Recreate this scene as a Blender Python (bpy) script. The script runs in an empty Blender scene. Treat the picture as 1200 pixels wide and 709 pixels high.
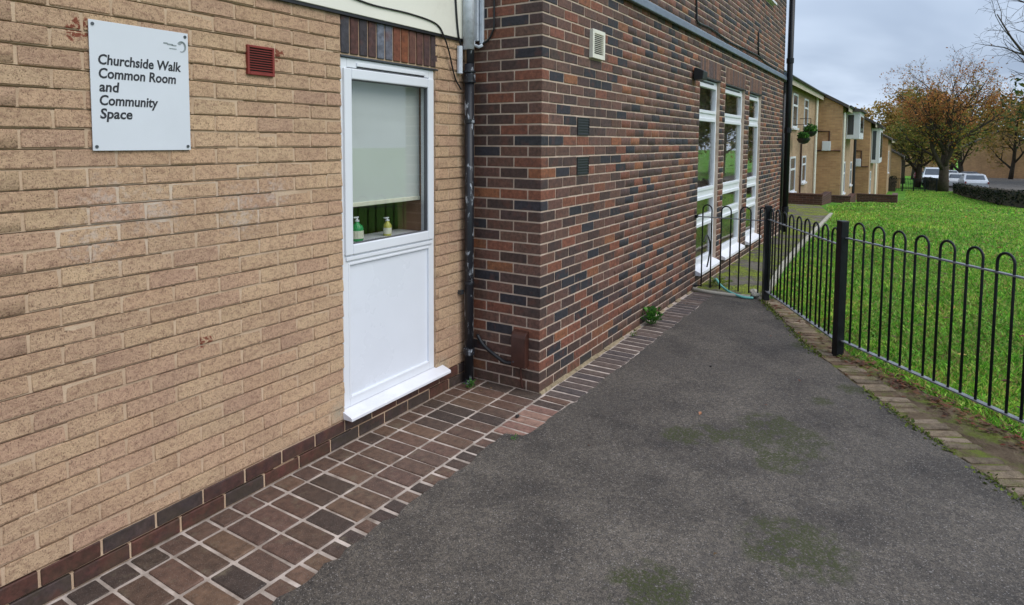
import bpy, bmesh, math, random
import numpy as np
from mathutils import Vector, noise as mnoise
R = math.radians
scene = bpy.context.scene
# ------------------------------------------------------------------ camera
CAM = (-3.8884, -2.0904, 1.7528); FPX, PX, PY = 756.816, 569.953, 218.370
YAW, PITCH, ROLL = 0.5782, 0.0686, 0.0036
cf = Vector((math.cos(YAW)*math.cos(PITCH), math.sin(YAW)*math.cos(PITCH), -math.sin(PITCH)))
cr = Vector((math.sin(YAW), -math.cos(YAW), 0)); cu = cr.cross(cf)
cr2 = math.cos(ROLL)*cr + math.sin(ROLL)*cu; cu2 = -math.sin(ROLL)*cr + math.cos(ROLL)*cu
cam_data = bpy.data.cameras.new('camera'); cam = bpy.data.objects.new('camera', cam_data)
scene.collection.objects.link(cam); scene.camera = cam
from mathutils import Matrix
cam.matrix_world = Matrix(((cr2.x, cu2.x, -cf.x, CAM[0]), (cr2.y, cu2.y, -cf.y, CAM[1]), (cr2.z, cu2.z, -cf.z, CAM[2]), (0, 0, 0, 1)))
cam_data.sensor_fit = 'HORIZONTAL'; cam_data.sensor_width = 36.0; cam_data.lens = FPX/1200*36
cam_data.shift_x = (600-PX)/1200; cam_data.shift_y = (PY-354.5)/1200
cam_data.clip_start = 0.05; cam_data.clip_end = 2000
# ------------------------------------------------------------------ sky and sun (overcast)
SUN_EL, SUN_AZ = R(46), R(180)          # azimuth clockwise from +Y
world = bpy.data.worlds.new('World'); scene.world = world; world.use_nodes = True
wt = world.node_tree; wt.nodes.clear()
def wn(t, **k):
    n = wt.nodes.new(t)
    for a, b in k.items(): setattr(n, a, b)
    return n
def wmath(op, a, b=None):
    n = wn('ShaderNodeMath', operation=op)
    for i, v in enumerate((a, b)):
        if v is None: continue
        if isinstance(v, (int, float)): n.inputs[i].default_value = v
        else: wt.links.new(v, n.inputs[i])
    return n.outputs[0]
w_out = wn('ShaderNodeOutputWorld'); w_bg = wn('ShaderNodeBackground'); w_bg.inputs[1].default_value = 0.1
w_sky = wn('ShaderNodeTexSky', sky_type='NISHITA', sun_disc=False, sun_elevation=SUN_EL, sun_rotation=SUN_AZ)
w_sky.air_density = 1.0; w_sky.dust_density = 3.0
w_tc = wn('ShaderNodeTexCoord'); w_sep = wn('ShaderNodeSeparateXYZ'); wt.links.new(w_tc.outputs['Generated'], w_sep.inputs[0])
zc = wmath('MAXIMUM', w_sep.outputs[2], 0.0); zd = wmath('ADD', zc, 0.10)
w_cmb = wn('ShaderNodeCombineXYZ')
wt.links.new(wmath('DIVIDE', w_sep.outputs[0], zd), w_cmb.inputs[0]); wt.links.new(wmath('DIVIDE', w_sep.outputs[1], zd), w_cmb.inputs[1])
w_map = wn('ShaderNodeMapping'); w_map.inputs['Scale'].default_value = (0.30, 0.55, 1.0); w_map.inputs['Location'].default_value = (3.1, 0.4, 0)
wt.links.new(w_cmb.outputs[0], w_map.inputs[0])
w_no = wn('ShaderNodeTexNoise'); w_no.inputs['Scale'].default_value = 1.0; w_no.inputs['Detail'].default_value = 5.0; w_no.inputs['Roughness'].default_value = 0.5; w_no.inputs['Distortion'].default_value = 0.4
wt.links.new(w_map.outputs[0], w_no.inputs[0])
w_rp = wn('ShaderNodeValToRGB'); w_rp.color_ramp.elements[0].position = 0.36; w_rp.color_ramp.elements[1].position = 0.60
w_rp.color_ramp.elements[0].color = (0.205, 0.270, 0.385, 1); w_rp.color_ramp.elements[1].color = (0.48, 0.565, 0.695, 1)
wt.links.new(w_no.outputs[0], w_rp.inputs[0])
# overcast luminance rises towards the zenith; a pale band sits at the horizon
lum = wmath('ADD', wmath('MULTIPLY', wmath('POWER', zc, 1.5), 14.0), 11.0)
hz = wmath('MULTIPLY', wmath('POWER', wmath('SUBTRACT', 1.0, zc), 22.0), 3.2)
lum = wmath('ADD', lum, hz)
w_mul = wn('ShaderNodeVectorMath', operation='SCALE'); wt.links.new(w_rp.outputs[0], w_mul.inputs[0]); wt.links.new(lum, w_mul.inputs['Scale'])
w_mix = wn('ShaderNodeMix', data_type='RGBA'); w_mix.inputs[0].default_value = 0.9
wt.links.new(w_sky.outputs[0], w_mix.inputs[6]); wt.links.new(w_mul.outputs[0], w_mix.inputs[7])
wt.links.new(w_mix.outputs[2], w_bg.inputs[0]); wt.links.new(w_bg.outputs[0], w_out.inputs[0])
sun_d = bpy.data.lights.new('sun', 'SUN'); sun_d.energy = 1.35; sun_d.angle = R(50); sun_d.color = (1.0, 0.93, 0.83)
sun = bpy.data.objects.new('sun', sun_d); scene.collection.objects.link(sun)
sdir = Vector((math.sin(SUN_AZ)*math.cos(SUN_EL), math.cos(SUN_AZ)*math.cos(SUN_EL), math.sin(SUN_EL)))
sun.rotation_euler = sdir.to_track_quat('Z', 'Y').to_euler(); sun.location = (0, -10, 20)
scene.view_settings.view_transform = 'Standard'; scene.view_settings.look = 'None'
scene.view_settings.exposure = 0.33; scene.view_settings.gamma = 1.0; scene.view_settings.use_curve_mapping = False
scene.render.engine = 'CYCLES'; scene.cycles.max_bounces = 6; scene.cycles.transparent_max_bounces = 12
scene.cycles.use_denoising = True

# ------------------------------------------------------------------ helpers
COL = scene.collection
WLOC = {}
def srgb(r, g, b):
    f = lambda c: (c/255/12.92 if c/255 <= .04045 else ((c/255+.055)/1.055)**2.4)
    return (f(r), f(g), f(b))
def project(x, y, z):
    d = Vector((x-CAM[0], y-CAM[1], z-CAM[2])); w = d.dot(cf)
    if w < .05: return None
    return (PX+FPX*d.dot(cr2)/w, PY-FPX*d.dot(cu2)/w, w)
class MB:
    def __init__(s): s.v = []; s.f = []; s.c = []
    def add(s, vs, fs, col=(1, 1, 1)):
        o = len(s.v); s.v += [tuple(q) for q in vs]; s.f += [tuple(i+o for i in q) for q in fs]; s.c += [col]*len(vs); return s
    def box(s, x0, x1, y0, y1, z0, z1, col=(1, 1, 1)):
        return s.add([(x0,y0,z0),(x1,y0,z0),(x1,y1,z0),(x0,y1,z0),(x0,y0,z1),(x1,y0,z1),(x1,y1,z1),(x0,y1,z1)],
                     [(0,3,2,1),(4,5,6,7),(0,1,5,4),(1,2,6,5),(2,3,7,6),(3,0,4,7)], col)
    def obox(s, a, b, w, z0, z1, z0b=None, z1b=None, col=(1, 1, 1)):   # box along the line a-b
        a = Vector(a); b = Vector(b); t = (b-a).normalized(); n = Vector((-t.y, t.x))*w/2
        z0b = z0 if z0b is None else z0b; z1b = z1 if z1b is None else z1b
        P = [a-n, b-n, b+n, a+n]; zl = [z0, z0b, z0b, z0]; zh = [z1, z1b, z1b, z1]
        return s.add([(p.x, p.y, z) for p, z in zip(P, zl)]+[(p.x, p.y, z) for p, z in zip(P, zh)],
                     [(0,3,2,1),(4,5,6,7),(0,1,5,4),(1,2,6,5),(2,3,7,6),(3,0,4,7)], col)
    def tube(s, pts, r, n=8, caps=True, col=(1, 1, 1)):
        pts = [Vector(p) for p in pts]; rs = r if isinstance(r, (list, tuple)) else [r]*len(pts)
        t0 = (pts[1]-pts[0]).normalized(); up = Vector((0, 0, 1)) if abs(t0.z) < .9 else Vector((1, 0, 0))
        u = t0.cross(up).normalized(); vs = []
        for i, p in enumerate(pts):
            t = (pts[min(i+1, len(pts)-1)]-pts[max(i-1, 0)]).normalized()
            u = (u-t*u.dot(t)).normalized(); w = t.cross(u)
            for k in range(n):
                a = 2*math.pi*k/n; vs.append(p+(u*math.cos(a)+w*math.sin(a))*rs[i])
        fs = []
        for i in range(len(pts)-1):
            for k in range(n):
                fs.append((i*n+k, i*n+(k+1) % n, (i+1)*n+(k+1) % n, (i+1)*n+k))
        if caps: fs += [tuple(range(n-1, -1, -1)), tuple(range((len(pts)-1)*n, len(pts)*n))]
        return s.add(vs, fs, col)
    def lathe(s, c, prof, n=14, col=(1, 1, 1)):       # prof: (radius, z) about vertical axis at c
        vs = []; fs = []
        for r, z in prof:
            for k in range(n): vs.append((c[0]+r*math.cos(2*math.pi*k/n), c[1]+r*math.sin(2*math.pi*k/n), c[2]+z))
        for i in range(len(prof)-1):
            for k in range(n): fs.append((i*n+k, i*n+(k+1) % n, (i+1)*n+(k+1) % n, (i+1)*n+k))
        fs += [tuple(range(n-1, -1, -1)), tuple(range((len(prof)-1)*n, len(prof)*n))]
        return s.add(vs, fs, col)
    def prism(s, poly, axis, a, b, col=(1, 1, 1)):    # polygon extruded; axis 'x','y' or 'z'
        n = len(poly)
        def P(p, t): return {'x': (t, p[0], p[1]), 'y': (p[0], t, p[1]), 'z': (p[0], p[1], t)}[axis]
        vs = [P(p, a) for p in poly]+[P(p, b) for p in poly]
        fs = [tuple(range(n))[::-1], tuple(range(n, 2*n))]+[(i, (i+1) % n, n+(i+1) % n, n+i) for i in range(n)]
        return s.add(vs, fs, col)
    def mesh(s, name, org=(0, 0, 0), smooth=False):
        me = bpy.data.meshes.new(name); o = Vector(org)
        me.from_pydata([Vector(q)-o for q in s.v], [], s.f)
        bm = bmesh.new(); bm.from_mesh(me); bmesh.ops.recalc_face_normals(bm, faces=bm.faces); bm.to_mesh(me); bm.free()
        ca = me.color_attributes.new('Col', 'FLOAT_COLOR', 'POINT')
        ca.data.foreach_set('color', np.array([(c[0], c[1], c[2], 1) for c in s.c], np.float32).ravel())
        if smooth: me.polygons.foreach_set('use_smooth', [True]*len(me.polygons))
        return me
    def build(s, name, mat, parent=None, org=None, smooth=False, bevel=0, **kw):
        if org is None: org = WLOC.get(parent.name, (0, 0, 0)) if parent else (0, 0, 0)
        return link(name, s.mesh(name, org, smooth), mat, parent, org, bevel, **kw)
def link(name, me, mat, parent=None, org=(0, 0, 0), bevel=0, label=None, cat=None, group=None, kind=None):
    o = bpy.data.objects.new(name, me); COL.objects.link(o)
    if mat and me and not me.materials: me.materials.append(mat)
    pl = WLOC.get(parent.name, (0, 0, 0)) if parent else (0, 0, 0)
    o.parent = parent; o.location = Vector(org)-Vector(pl); WLOC[o.name] = tuple(org)
    if bevel:
        m = o.modifiers.new('bevel', 'BEVEL'); m.width = bevel; m.segments = 2; m.limit_method = 'ANGLE'; m.angle_limit = R(40)
    tag(o, label, cat, group, kind); return o
def tag(o, label=None, cat=None, group=None, kind=None):
    for k, v in (('label', label), ('category', cat), ('group', group), ('kind', kind)):
        if v: o[k] = v
def thing(name, loc, label, cat, group=None):
    o = bpy.data.objects.new(name, None); COL.objects.link(o); o.location = loc; o.empty_display_size = .1
    WLOC[o.name] = tuple(loc); tag(o, label, cat, group); return o
def np_mesh(name, V, F, C=None, smooth=False):
    """V (n,3), F (m,k) arrays of equal-size polygons"""
    me = bpy.data.meshes.new(name); n, (m, k) = len(V), F.shape
    me.vertices.add(n); me.vertices.foreach_set('co', np.asarray(V, np.float32).ravel())
    me.loops.add(m*k); me.loops.foreach_set('vertex_index', np.asarray(F, np.int32).ravel())
    me.polygons.add(m); me.polygons.foreach_set('loop_start', np.arange(0, m*k, k, dtype=np.int32))
    me.polygons.foreach_set('loop_total', np.full(m, k, np.int32))
    if smooth: me.polygons.foreach_set('use_smooth', np.ones(m, bool))
    me.update(calc_edges=True)
    ca = me.color_attributes.new('Col', 'FLOAT_COLOR', 'POINT')
    cc = np.ones((n, 4), np.float32)
    if C is not None: cc[:, :3] = C
    ca.data.foreach_set('color', cc.ravel()); return me

# ------------------------------------------------------------------ materials
class NT:
    def __init__(s, name):
        s.m = bpy.data.materials.new(name); s.m.use_nodes = True; s.t = s.m.node_tree; s.t.nodes.clear()
        s.out = s.n('ShaderNodeOutputMaterial'); s.b = s.n('ShaderNodeBsdfPrincipled'); s.t.links.new(s.b.outputs[0], s.out.inputs[0])
    def n(s, ty, **k):
        q = s.t.nodes.new(ty)
        for a, b in k.items(): setattr(q, a, b)
        return q
    def set(s, sock, v):
        if v is None: return
        if hasattr(v, 'is_output') or isinstance(v, bpy.types.NodeSocket): s.t.links.new(v, sock)
        else:
            if isinstance(v, (tuple, list)) and len(v) == 3 and sock.type == 'RGBA': v = (*v, 1)
            sock.default_value = v
    def math(s, op, a, b=None, clamp=False):
        q = s.n('ShaderNodeMath', operation=op, use_clamp=clamp); s.set(q.inputs[0], a); s.set(q.inputs[1], b); return q.outputs[0]
    def mix(s, fac, a, b, mode='MIX'):
        q = s.n('ShaderNodeMix', data_type='RGBA', blend_type=mode); q.clamp_factor = True
        s.set(q.inputs[0], fac); s.set(q.inputs[6], a); s.set(q.inputs[7], b); return q.outputs[2]
    def pos(s): return s.n('ShaderNodeNewGeometry').outputs['Position']
    def scale(s, vec, sc):
        q = s.n('ShaderNodeMapping'); s.set(q.inputs[0], vec); q.inputs['Scale'].default_value = sc; return q.outputs[0]
    def noise(s, vec, sc, det=3, ro=.5, out=0):
        q = s.n('ShaderNodeTexNoise'); s.set(q.inputs['Vector'], vec); q.inputs['Scale'].default_value = sc
        q.inputs['Detail'].default_value = det; q.inputs['Roughness'].default_value = ro; return q.outputs[out]
    def ramp(s, fac, lo, hi):
        q = s.n('ShaderNodeMapRange'); s.set(q.inputs[0], fac); q.inputs[1].default_value = lo; q.inputs[2].default_value = hi; return q.outputs[0]
    def spots(s, vec, pts, wob=.0, wsc=8.):
        """1 inside blobs (centre, radius), ragged by noise"""
        tot = None; nz = s.noise(vec, wsc, 4, .6)
        for c, r in pts:
            d = s.n('ShaderNodeVectorMath', operation='DISTANCE'); s.set(d.inputs[0], vec); d.inputs[1].default_value = c
            k = s.math('SUBTRACT', 1.0, s.math('DIVIDE', d.outputs['Value'], r), True)
            tot = k if tot is None else s.math('MAXIMUM', tot, k)
        return s.math('MULTIPLY', tot, s.ramp(nz, .5-wob, .5+wob), True)
    def bump(s, h, st, dist=.01):
        q = s.n('ShaderNodeBump'); q.inputs['Strength'].default_value = st; q.inputs['Distance'].default_value = dist
        s.set(q.inputs['Height'], h); s.t.links.new(q.outputs[0], s.b.inputs['Normal'])
    def done(s, col=None, rough=.8, metal=0, spec=.5):
        s.set(s.b.inputs['Base Color'], col); s.set(s.b.inputs['Roughness'], rough); s.set(s.b.inputs['Metallic'], metal)
        s.set(s.b.inputs['Specular IOR Level'], spec); return s.m
def plain(name, col, rough=.6, metal=0, var=.12, sc=12., bump=0, spec=.5, dirt=None):
    k = NT(name); p = k.pos(); nz = k.noise(p, sc, 5, .6)
    c = k.mix(k.ramp(nz, .3, .7), tuple(x*(1-var) for x in col), tuple(min(1, x*(1+var)) for x in col))
    if dirt: c = k.mix(k.math('MULTIPLY', k.ramp(k.noise(p, sc*.6, 6, .7), .55, .75), dirt[1]), c, dirt[0])
    if bump: k.bump(k.noise(p, sc*6, 4), bump)
    return k.done(c, k.math('ADD', k.math('MULTIPLY', nz, .15), rough-.07), metal, spec)
def objcol(k):
    a = k.n('ShaderNodeAttribute', attribute_name='Col'); o = k.n('ShaderNodeObjectInfo')
    return k.mix(1.0, a.outputs['Color'], o.outputs['Color'], 'MULTIPLY')
def vcol(name, rough=.7, var=.15, sc=40., bump=.2, spec=.4, trans=0):
    k = NT(name); p = k.pos(); nz = k.noise(p, sc, 4, .6)
    c = k.mix(1.0, objcol(k), k.mix(nz, (1-var*2,)*3, (1+var*2,)*3), 'MULTIPLY')
    if bump: k.bump(nz, bump)
    if trans:
        k.b.inputs['Subsurface Weight'].default_value = 0
        tr = k.n('ShaderNodeBsdfTranslucent'); k.set(tr.inputs[0], c); ms = k.n('ShaderNodeMixShader'); ms.inputs[0].default_value = trans
        k.t.links.new(k.b.outputs[0], ms.inputs[1]); k.t.links.new(tr.outputs[0], ms.inputs[2]); k.t.links.new(ms.outputs[0], k.out.inputs[0])
    return k.done(c, rough, 0, spec)
LA = 0.5799                                   # face of the yellow wall (plane y = LA)
def mat_yellow_brick():
    k = NT('yellow_brick'); p = k.pos(); base = objcol(k)
    big = k.noise(p, 7, 3); mid = k.noise(k.scale(p, (1, 1, 1.4)), 46, 7, .74); fine = k.noise(k.scale(p, (1.4, 1, .8)), 150, 4, .65)
    c = k.mix(k.ramp(k.noise(p, 2.2, 4, .6), .3, .7), (.90, .88, .90), (1.10, 1.11, 1.08)); c = k.mix(1., base, c, 'MULTIPLY')
    c = k.mix(k.math('MULTIPLY', k.ramp(mid, .48, .62), .50), c, srgb(128, 94, 78))      # purple-brown drag marks
    c = k.mix(k.math('MULTIPLY', k.ramp(mid, .46, .30), .40), c, srgb(198, 166, 130))
    pits = k.ramp(fine, .555, .63); c = k.mix(k.math('MULTIPLY', pits, .62), c, srgb(72, 50, 40))
    st = k.spots(p, [((-2.635, LA, 2.185), .055), ((-2.66, LA, 2.165), .05), ((-1.714, LA, 2.182), .045), ((-2.175, LA, .832), .035), ((-2.14, LA, .838), .03)], .08, 60)
    c = k.mix(k.math('MULTIPLY', k.ramp(st, .12, .3), .85), c, srgb(120, 48, 32))
    wh = k.spots(p, [((-2.55, LA, 1.50), .22), ((-2.36, LA, 1.45), .22), ((-2.62, LA, 1.36), .2), ((-1.95, LA, 1.42), .25), ((-1.75, LA, 1.5), .2)], .16, 46)
    c = k.mix(k.math('MULTIPLY', k.ramp(wh, .25, .7), .38), c, srgb(205, 195, 186))
    gy = k.spots(p, [((-1.33, LA, .20), .10), ((-.36, LA, .19), .09)], .3, 30)
    c = k.mix(k.math('MULTIPLY', gy, 1.0), c, srgb(150, 152, 138))
    k.bump(k.math('ADD', k.math('MULTIPLY', mid, .7), k.math('MULTIPLY', fine, -.7)), .95, .008)
    return k.done(c, .92, 0, .25)
def mat_dark_brick():
    k = NT('dark_brick'); p = k.pos(); base = objcol(k)
    big = k.noise(p, 9, 4, .6); mid = k.noise(p, 34, 6, .72); fine = k.noise(p, 200, 3, .6)
    c = k.mix(1., base, k.mix(k.ramp(mid, .3, .7), (.42,)*3, (1.36,)*3), 'MULTIPLY')
    c = k.mix(k.math('MULTIPLY', k.ramp(big, .54, .66), .4), c, srgb(112, 68, 54))
    c = k.mix(k.math('MULTIPLY', k.ramp(big, .45, .33), .4), c, srgb(58, 54, 56))
    c = k.mix(k.math('MULTIPLY', k.ramp(fine, .58, .72), .45), c, srgb(40, 34, 34))
    sz = k.n('ShaderNodeSeparateXYZ'); k.set(sz.inputs[0], p)
    damp = k.math('MULTIPLY', k.ramp(k.math('ADD', sz.outputs[2], k.math('MULTIPLY', k.noise(p, 5, 5, .7), .35)), .42, .18), k.ramp(k.noise(p, 16, 4, .7), .35, .6), True)
    c = k.mix(k.math('MULTIPLY', damp, .55), c, srgb(70, 62, 44))                      # green-brown algae along the foot of the walls
    k.bump(k.math('ADD', mid, fine), .35, .004)
    return k.done(c, .72, 0, .4)
def mat_mortar(name, col, dk, stains=False):
    k = NT(name); p = k.pos(); a = k.noise(p, 9, 4); f = k.noise(p, 190, 3, .7)
    c = k.mix(k.ramp(a, .3, .7), dk, col); c = k.mix(k.math('MULTIPLY', k.ramp(f, .55, .72), .45), c, tuple(x*.45 for x in dk))
    if stains:
        wh = k.spots(p, [((-2.55, LA, 1.50), .25), ((-2.36, LA, 1.45), .25), ((-2.62, LA, 1.36), .2), ((-1.95, LA, 1.42), .3)], .2, 30)
        c = k.mix(k.math('MULTIPLY', wh, .8), c, srgb(214, 206, 196))
    k.bump(f, .6, .004); return k.done(c, .95, 0, .2)
M = {}
M['yellow'] = mat_yellow_brick(); M['dark'] = mat_dark_brick()
M['mortar_y'] = mat_mortar('tan_mortar', srgb(208, 182, 154), srgb(184, 156, 130), True)
M['mortar_d'] = mat_mortar('pink_mortar', srgb(212, 192, 174), srgb(180, 158, 140))
M['mortar_g'] = mat_mortar('pavement_mortar', srgb(212, 196, 184), srgb(138, 124, 112))
def mat_paver():
    k = NT('paver_brick'); p = k.pos(); base = objcol(k); mid = k.noise(p, 26, 5, .65); fine = k.noise(p, 240, 2)
    c = k.mix(1., base, k.mix(k.ramp(mid, .3, .7), (.6,)*3, (1.35,)*3), 'MULTIPLY')
    c = k.mix(k.math('MULTIPLY', k.ramp(k.noise(p, 9, 5, .7), .56, .70), .55), c, srgb(120, 108, 88))
    c = k.mix(k.math('MULTIPLY', k.ramp(fine, .6, .7), .35), c, srgb(170, 160, 150))
    k.bump(k.math('ADD', mid, fine), .5, .005); return k.done(c, .7, 0, .45)
M['paver'] = mat_paver()
def mat_oldpaver():
    k = NT('mossy_edging_brick'); p = k.pos(); base = objcol(k); mid = k.noise(p, 22, 6, .7); fine = k.noise(p, 130, 4, .7)
    c = k.mix(1., base, k.mix(k.ramp(mid, .3, .7), (.55,)*3, (1.4,)*3), 'MULTIPLY'); c = k.mix(k.math('MULTIPLY', k.ramp(fine, .52, .66), .5), c, srgb(58, 48, 38))
    g = k.math('MULTIPLY', k.ramp(k.noise(p, 5.5, 5, .7), .50, .60), k.ramp(fine, .38, .58)); c = k.mix(k.math('MULTIPLY', g, .85), c, srgb(92, 98, 44))
    k.bump(k.math('ADD', mid, fine), .8, .008); return k.done(c, .9, 0, .25)
M['oldpaver'] = mat_oldpaver()
def mat_asphalt():
    k = NT('asphalt'); p = k.pos()
    a = k.noise(p, 2.2, 4, .6); b = k.noise(p, 55, 3); v = k.n('ShaderNodeTexVoronoi'); k.set(v.inputs['Vector'], p); v.inputs['Scale'].default_value = 230
    c = k.mix(k.ramp(a, .32, .68), srgb(64, 58, 53), srgb(100, 92, 83))
    v2 = k.n('ShaderNodeTexVoronoi'); k.set(v2.inputs['Vector'], p); v2.inputs['Scale'].default_value = 62; s2 = k.n('ShaderNodeSeparateColor'); k.set(s2.inputs[0], v2.outputs['Color'])
    c = k.mix(s2.outputs[0], k.mix(1., c, (.74, .74, .75), 'MULTIPLY'), k.mix(1., c, (1.26, 1.24, 1.20), 'MULTIPLY'))
    sp = k.n('ShaderNodeSeparateColor'); k.set(sp.inputs[0], v.outputs['Color'])
    c = k.mix(k.ramp(sp.outputs[0], .0, 1.), k.mix(1., c, (.5,)*3, 'MULTIPLY'), k.mix(1., c, (1.6,)*3, 'MULTIPLY'))
    c = k.mix(k.math('MULTIPLY', k.ramp(sp.outputs[1], .955, .97), .45), c, srgb(180, 172, 166))
    ms = k.spots(p, [((.34, -1.46, 0), .26), ((.10, -1.38, 0), .22), ((.20, -1.62, 0), .26), ((-.09, -1.03, 0), .17), ((.02, -1.15, 0), .16), ((-.1, -1.55, 0), .2), ((.95, -1.66, 0), .10), ((2.2, -1.40, 0), .14), ((1.3, -1.83, 0), .14), ((-.9, -1.75, 0), .3), ((-1.5, -1.3, 0), .22)], .14, 11)
    ms = k.math('MULTIPLY', k.ramp(ms, .08, .26), k.ramp(k.noise(p, 75, 5, .75), .42, .52))
    c = k.mix(k.math('MULTIPLY', ms, .95), c, srgb(60, 64, 28))
    dk = k.ramp(k.noise(k.scale(p, (1, 1, 1)), 1.1, 5, .65), .54, .7); c = k.mix(k.math('MULTIPLY', dk, .6), c, srgb(54, 50, 49))
    k.bump(k.math('ADD', k.math('MULTIPLY', v.outputs['Distance'], .8), b), .7, .006)
    return k.done(c, k.math('ADD', .62, k.math('MULTIPLY', b, .3)), 0, .45)
M['asphalt'] = mat_asphalt()
def mat_soil(name='soil', mossy=.5):
    k = NT(name); p = k.pos(); a = k.noise(p, 5, 5, .65); b = k.noise(p, 60, 4, .7)
    c = k.mix(k.ramp(a, .35, .65), srgb(88, 72, 56), srgb(132, 114, 92)); c = k.mix(k.math('MULTIPLY', k.ramp(b, .5, .7), .6), c, srgb(70, 54, 42))
    g = k.ramp(k.noise(p, 3.4, 5, .7), .62-mossy*.25, .74-mossy*.2)
    c = k.mix(k.math('MULTIPLY', g, .85), c, k.mix(b, srgb(76, 88, 28), srgb(134, 148, 58)))
    k.bump(k.math('ADD', a, b), .9, .02); return k.done(c, .95, 0, .2)
M['soil'] = mat_soil(); 
def mat_mosspath():
    k = NT('moss_path'); p = k.pos(); b = k.noise(p, 60, 4, .7); a = k.noise(p, 4, 5, .65)
    c = k.mix(k.ramp(a, .3, .7), srgb(96, 90, 82), srgb(134, 126, 114)); c = k.mix(k.math('MULTIPLY', k.ramp(b, .5, .7), .5), c, srgb(64, 58, 50))
    g = k.math('MULTIPLY', k.ramp(k.noise(p, 2.0, 5, .7), .46, .54), k.ramp(b, .30, .52)); c = k.mix(k.math('MULTIPLY', g, .92), c, k.mix(b, srgb(108, 124, 34), srgb(174, 188, 66)))
    k.bump(k.math('ADD', k.math('MULTIPLY', g, 1.5), b), .9, .02); return k.done(c, .95, 0, .2)
M['moss'] = mat_mosspath()
def mat_lawn():
    k = NT('lawn'); p = k.pos(); a = k.noise(p, .35, 4, .6); b = k.noise(p, 6, 4, .7); d = k.noise(p, 45, 3, .7)
    c = k.mix(k.ramp(a, .3, .7), srgb(88, 142, 44), srgb(116, 172, 58)); c = k.mix(k.ramp(b, .3, .75), k.mix(1., c, (.62,)*3, 'MULTIPLY'), k.mix(1., c, (1.25,)*3, 'MULTIPLY'))
    c = k.mix(k.math('MULTIPLY', k.ramp(k.noise(p, 1.3, 5, .7), .58, .70), .55), c, srgb(104, 96, 58)); c = k.mix(k.math('MULTIPLY', k.ramp(d, .5, .72), .5), c, srgb(44, 62, 22)); k.bump(k.math('ADD', b, d), 1., .05); return k.done(c, .9, 0, .2)
M['lawn'] = mat_lawn()
M['blade'] = vcol('grass_blade', .6, .12, 20., 0, .3, .3)
M['leaf'] = vcol('leaf', .65, .15, 12., 0, .3, .35)
M['bark'] = plain('bark', srgb(72, 63, 54), .95, 0, .35, 6, .6, .2, (srgb(80, 82, 54), .5))
M['pvc'] = plain('white_pvc', (.78, .80, .84), .32, 0, .03, 3, 0, .5)
M['pvc_panel'] = plain('white_panel', (.78, .81, .87), .28, 0, .03, 2, 0, .5, (srgb(176, 178, 178), .35))
M['sillw'] = plain('white_sill', (.80, .80, .84), .35, 0, .05, 6, 0, .5, (srgb(170, 170, 168), .3))
M['gasket'] = plain('grey_gasket', (.10, .10, .11), .6)
M['sign'] = plain('sign_face', srgb(214, 218, 224), .35, 0, .03, 4, 0, .5)
M['ink'] = plain('black_ink', srgb(40, 42, 48), .6)
M['logo'] = plain('grey_ink', srgb(142, 150, 152), .6)
M['steel'] = plain('screw_steel', srgb(92, 96, 100), .4, .7)
M['redplastic'] = plain('red_plastic', srgb(128, 44, 34), .5, 0, .15, 14)
M['cream'] = plain('cream_paint', srgb(234, 231, 218), .55, 0, .04, 2.5, 0, .4, (srgb(180, 176, 160), .35))
M['ventw'] = plain('cream_plastic', srgb(226, 222, 206), .45, 0, .05)
M['black'] = plain('black_plastic', (.014, .014, .016), .45, 0, .3, 20)
M['rail'] = plain('black_gloss_paint', (.006, .007, .010), .42, 0, .4, 14, .15, .35)
M['flat'] = plain('worn_sheen_rail', (.17, .175, .185), .35, 0, .5, 22, .1, .6)  # sky sheen and wear on black paint, put into the grey base colour
def mat_castiron():
    k = NT('chipped_black_pipe'); p = k.pos(); a = k.noise(k.scale(p, (1, 1, .35)), 26, 5, .7); c = k.mix(k.ramp(a, .575, .63), srgb(34, 36, 42), srgb(168, 174, 180))
    return k.done(c, .42, 0, .5)
M['pipe'] = mat_castiron()
M['pipew'] = plain('flaking_white_paint', srgb(214, 220, 228), .6, 0, .1, 18, .2, .4, (srgb(96, 100, 106), .5))
M['brown'] = plain('brown_metal', srgb(72, 44, 36), .4, .1, .2, 16)
M['lead'] = plain('lead_flashing', srgb(112, 122, 136), .45, .1, .15, 8, .1)
M['concrete'] = plain('concrete', srgb(170, 164, 150), .9, 0, .2, 9, .4, .3, (srgb(104, 112, 66), .6))
M['blind'] = plain('blind_fabric', srgb(204, 210, 206), .9, 0, .03, 3)
M['blindbar'] = plain('blind_bar', srgb(226, 224, 204), .6)
M['room'] = plain('room_wall', srgb(150, 116, 86), .9, 0, .12, 2)
M['roomd'] = plain('dim_room', srgb(86, 82, 76), .9, 0, .1, 2)
M['hose'] = plain('teal_hose', srgb(112, 186, 178), .45, 0, .1, 20)
M['roofdark'] = plain('roof_tile', srgb(86, 78, 72), .85, 0, .25, 5, .3, .3, (srgb(96, 100, 66), .4))
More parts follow.
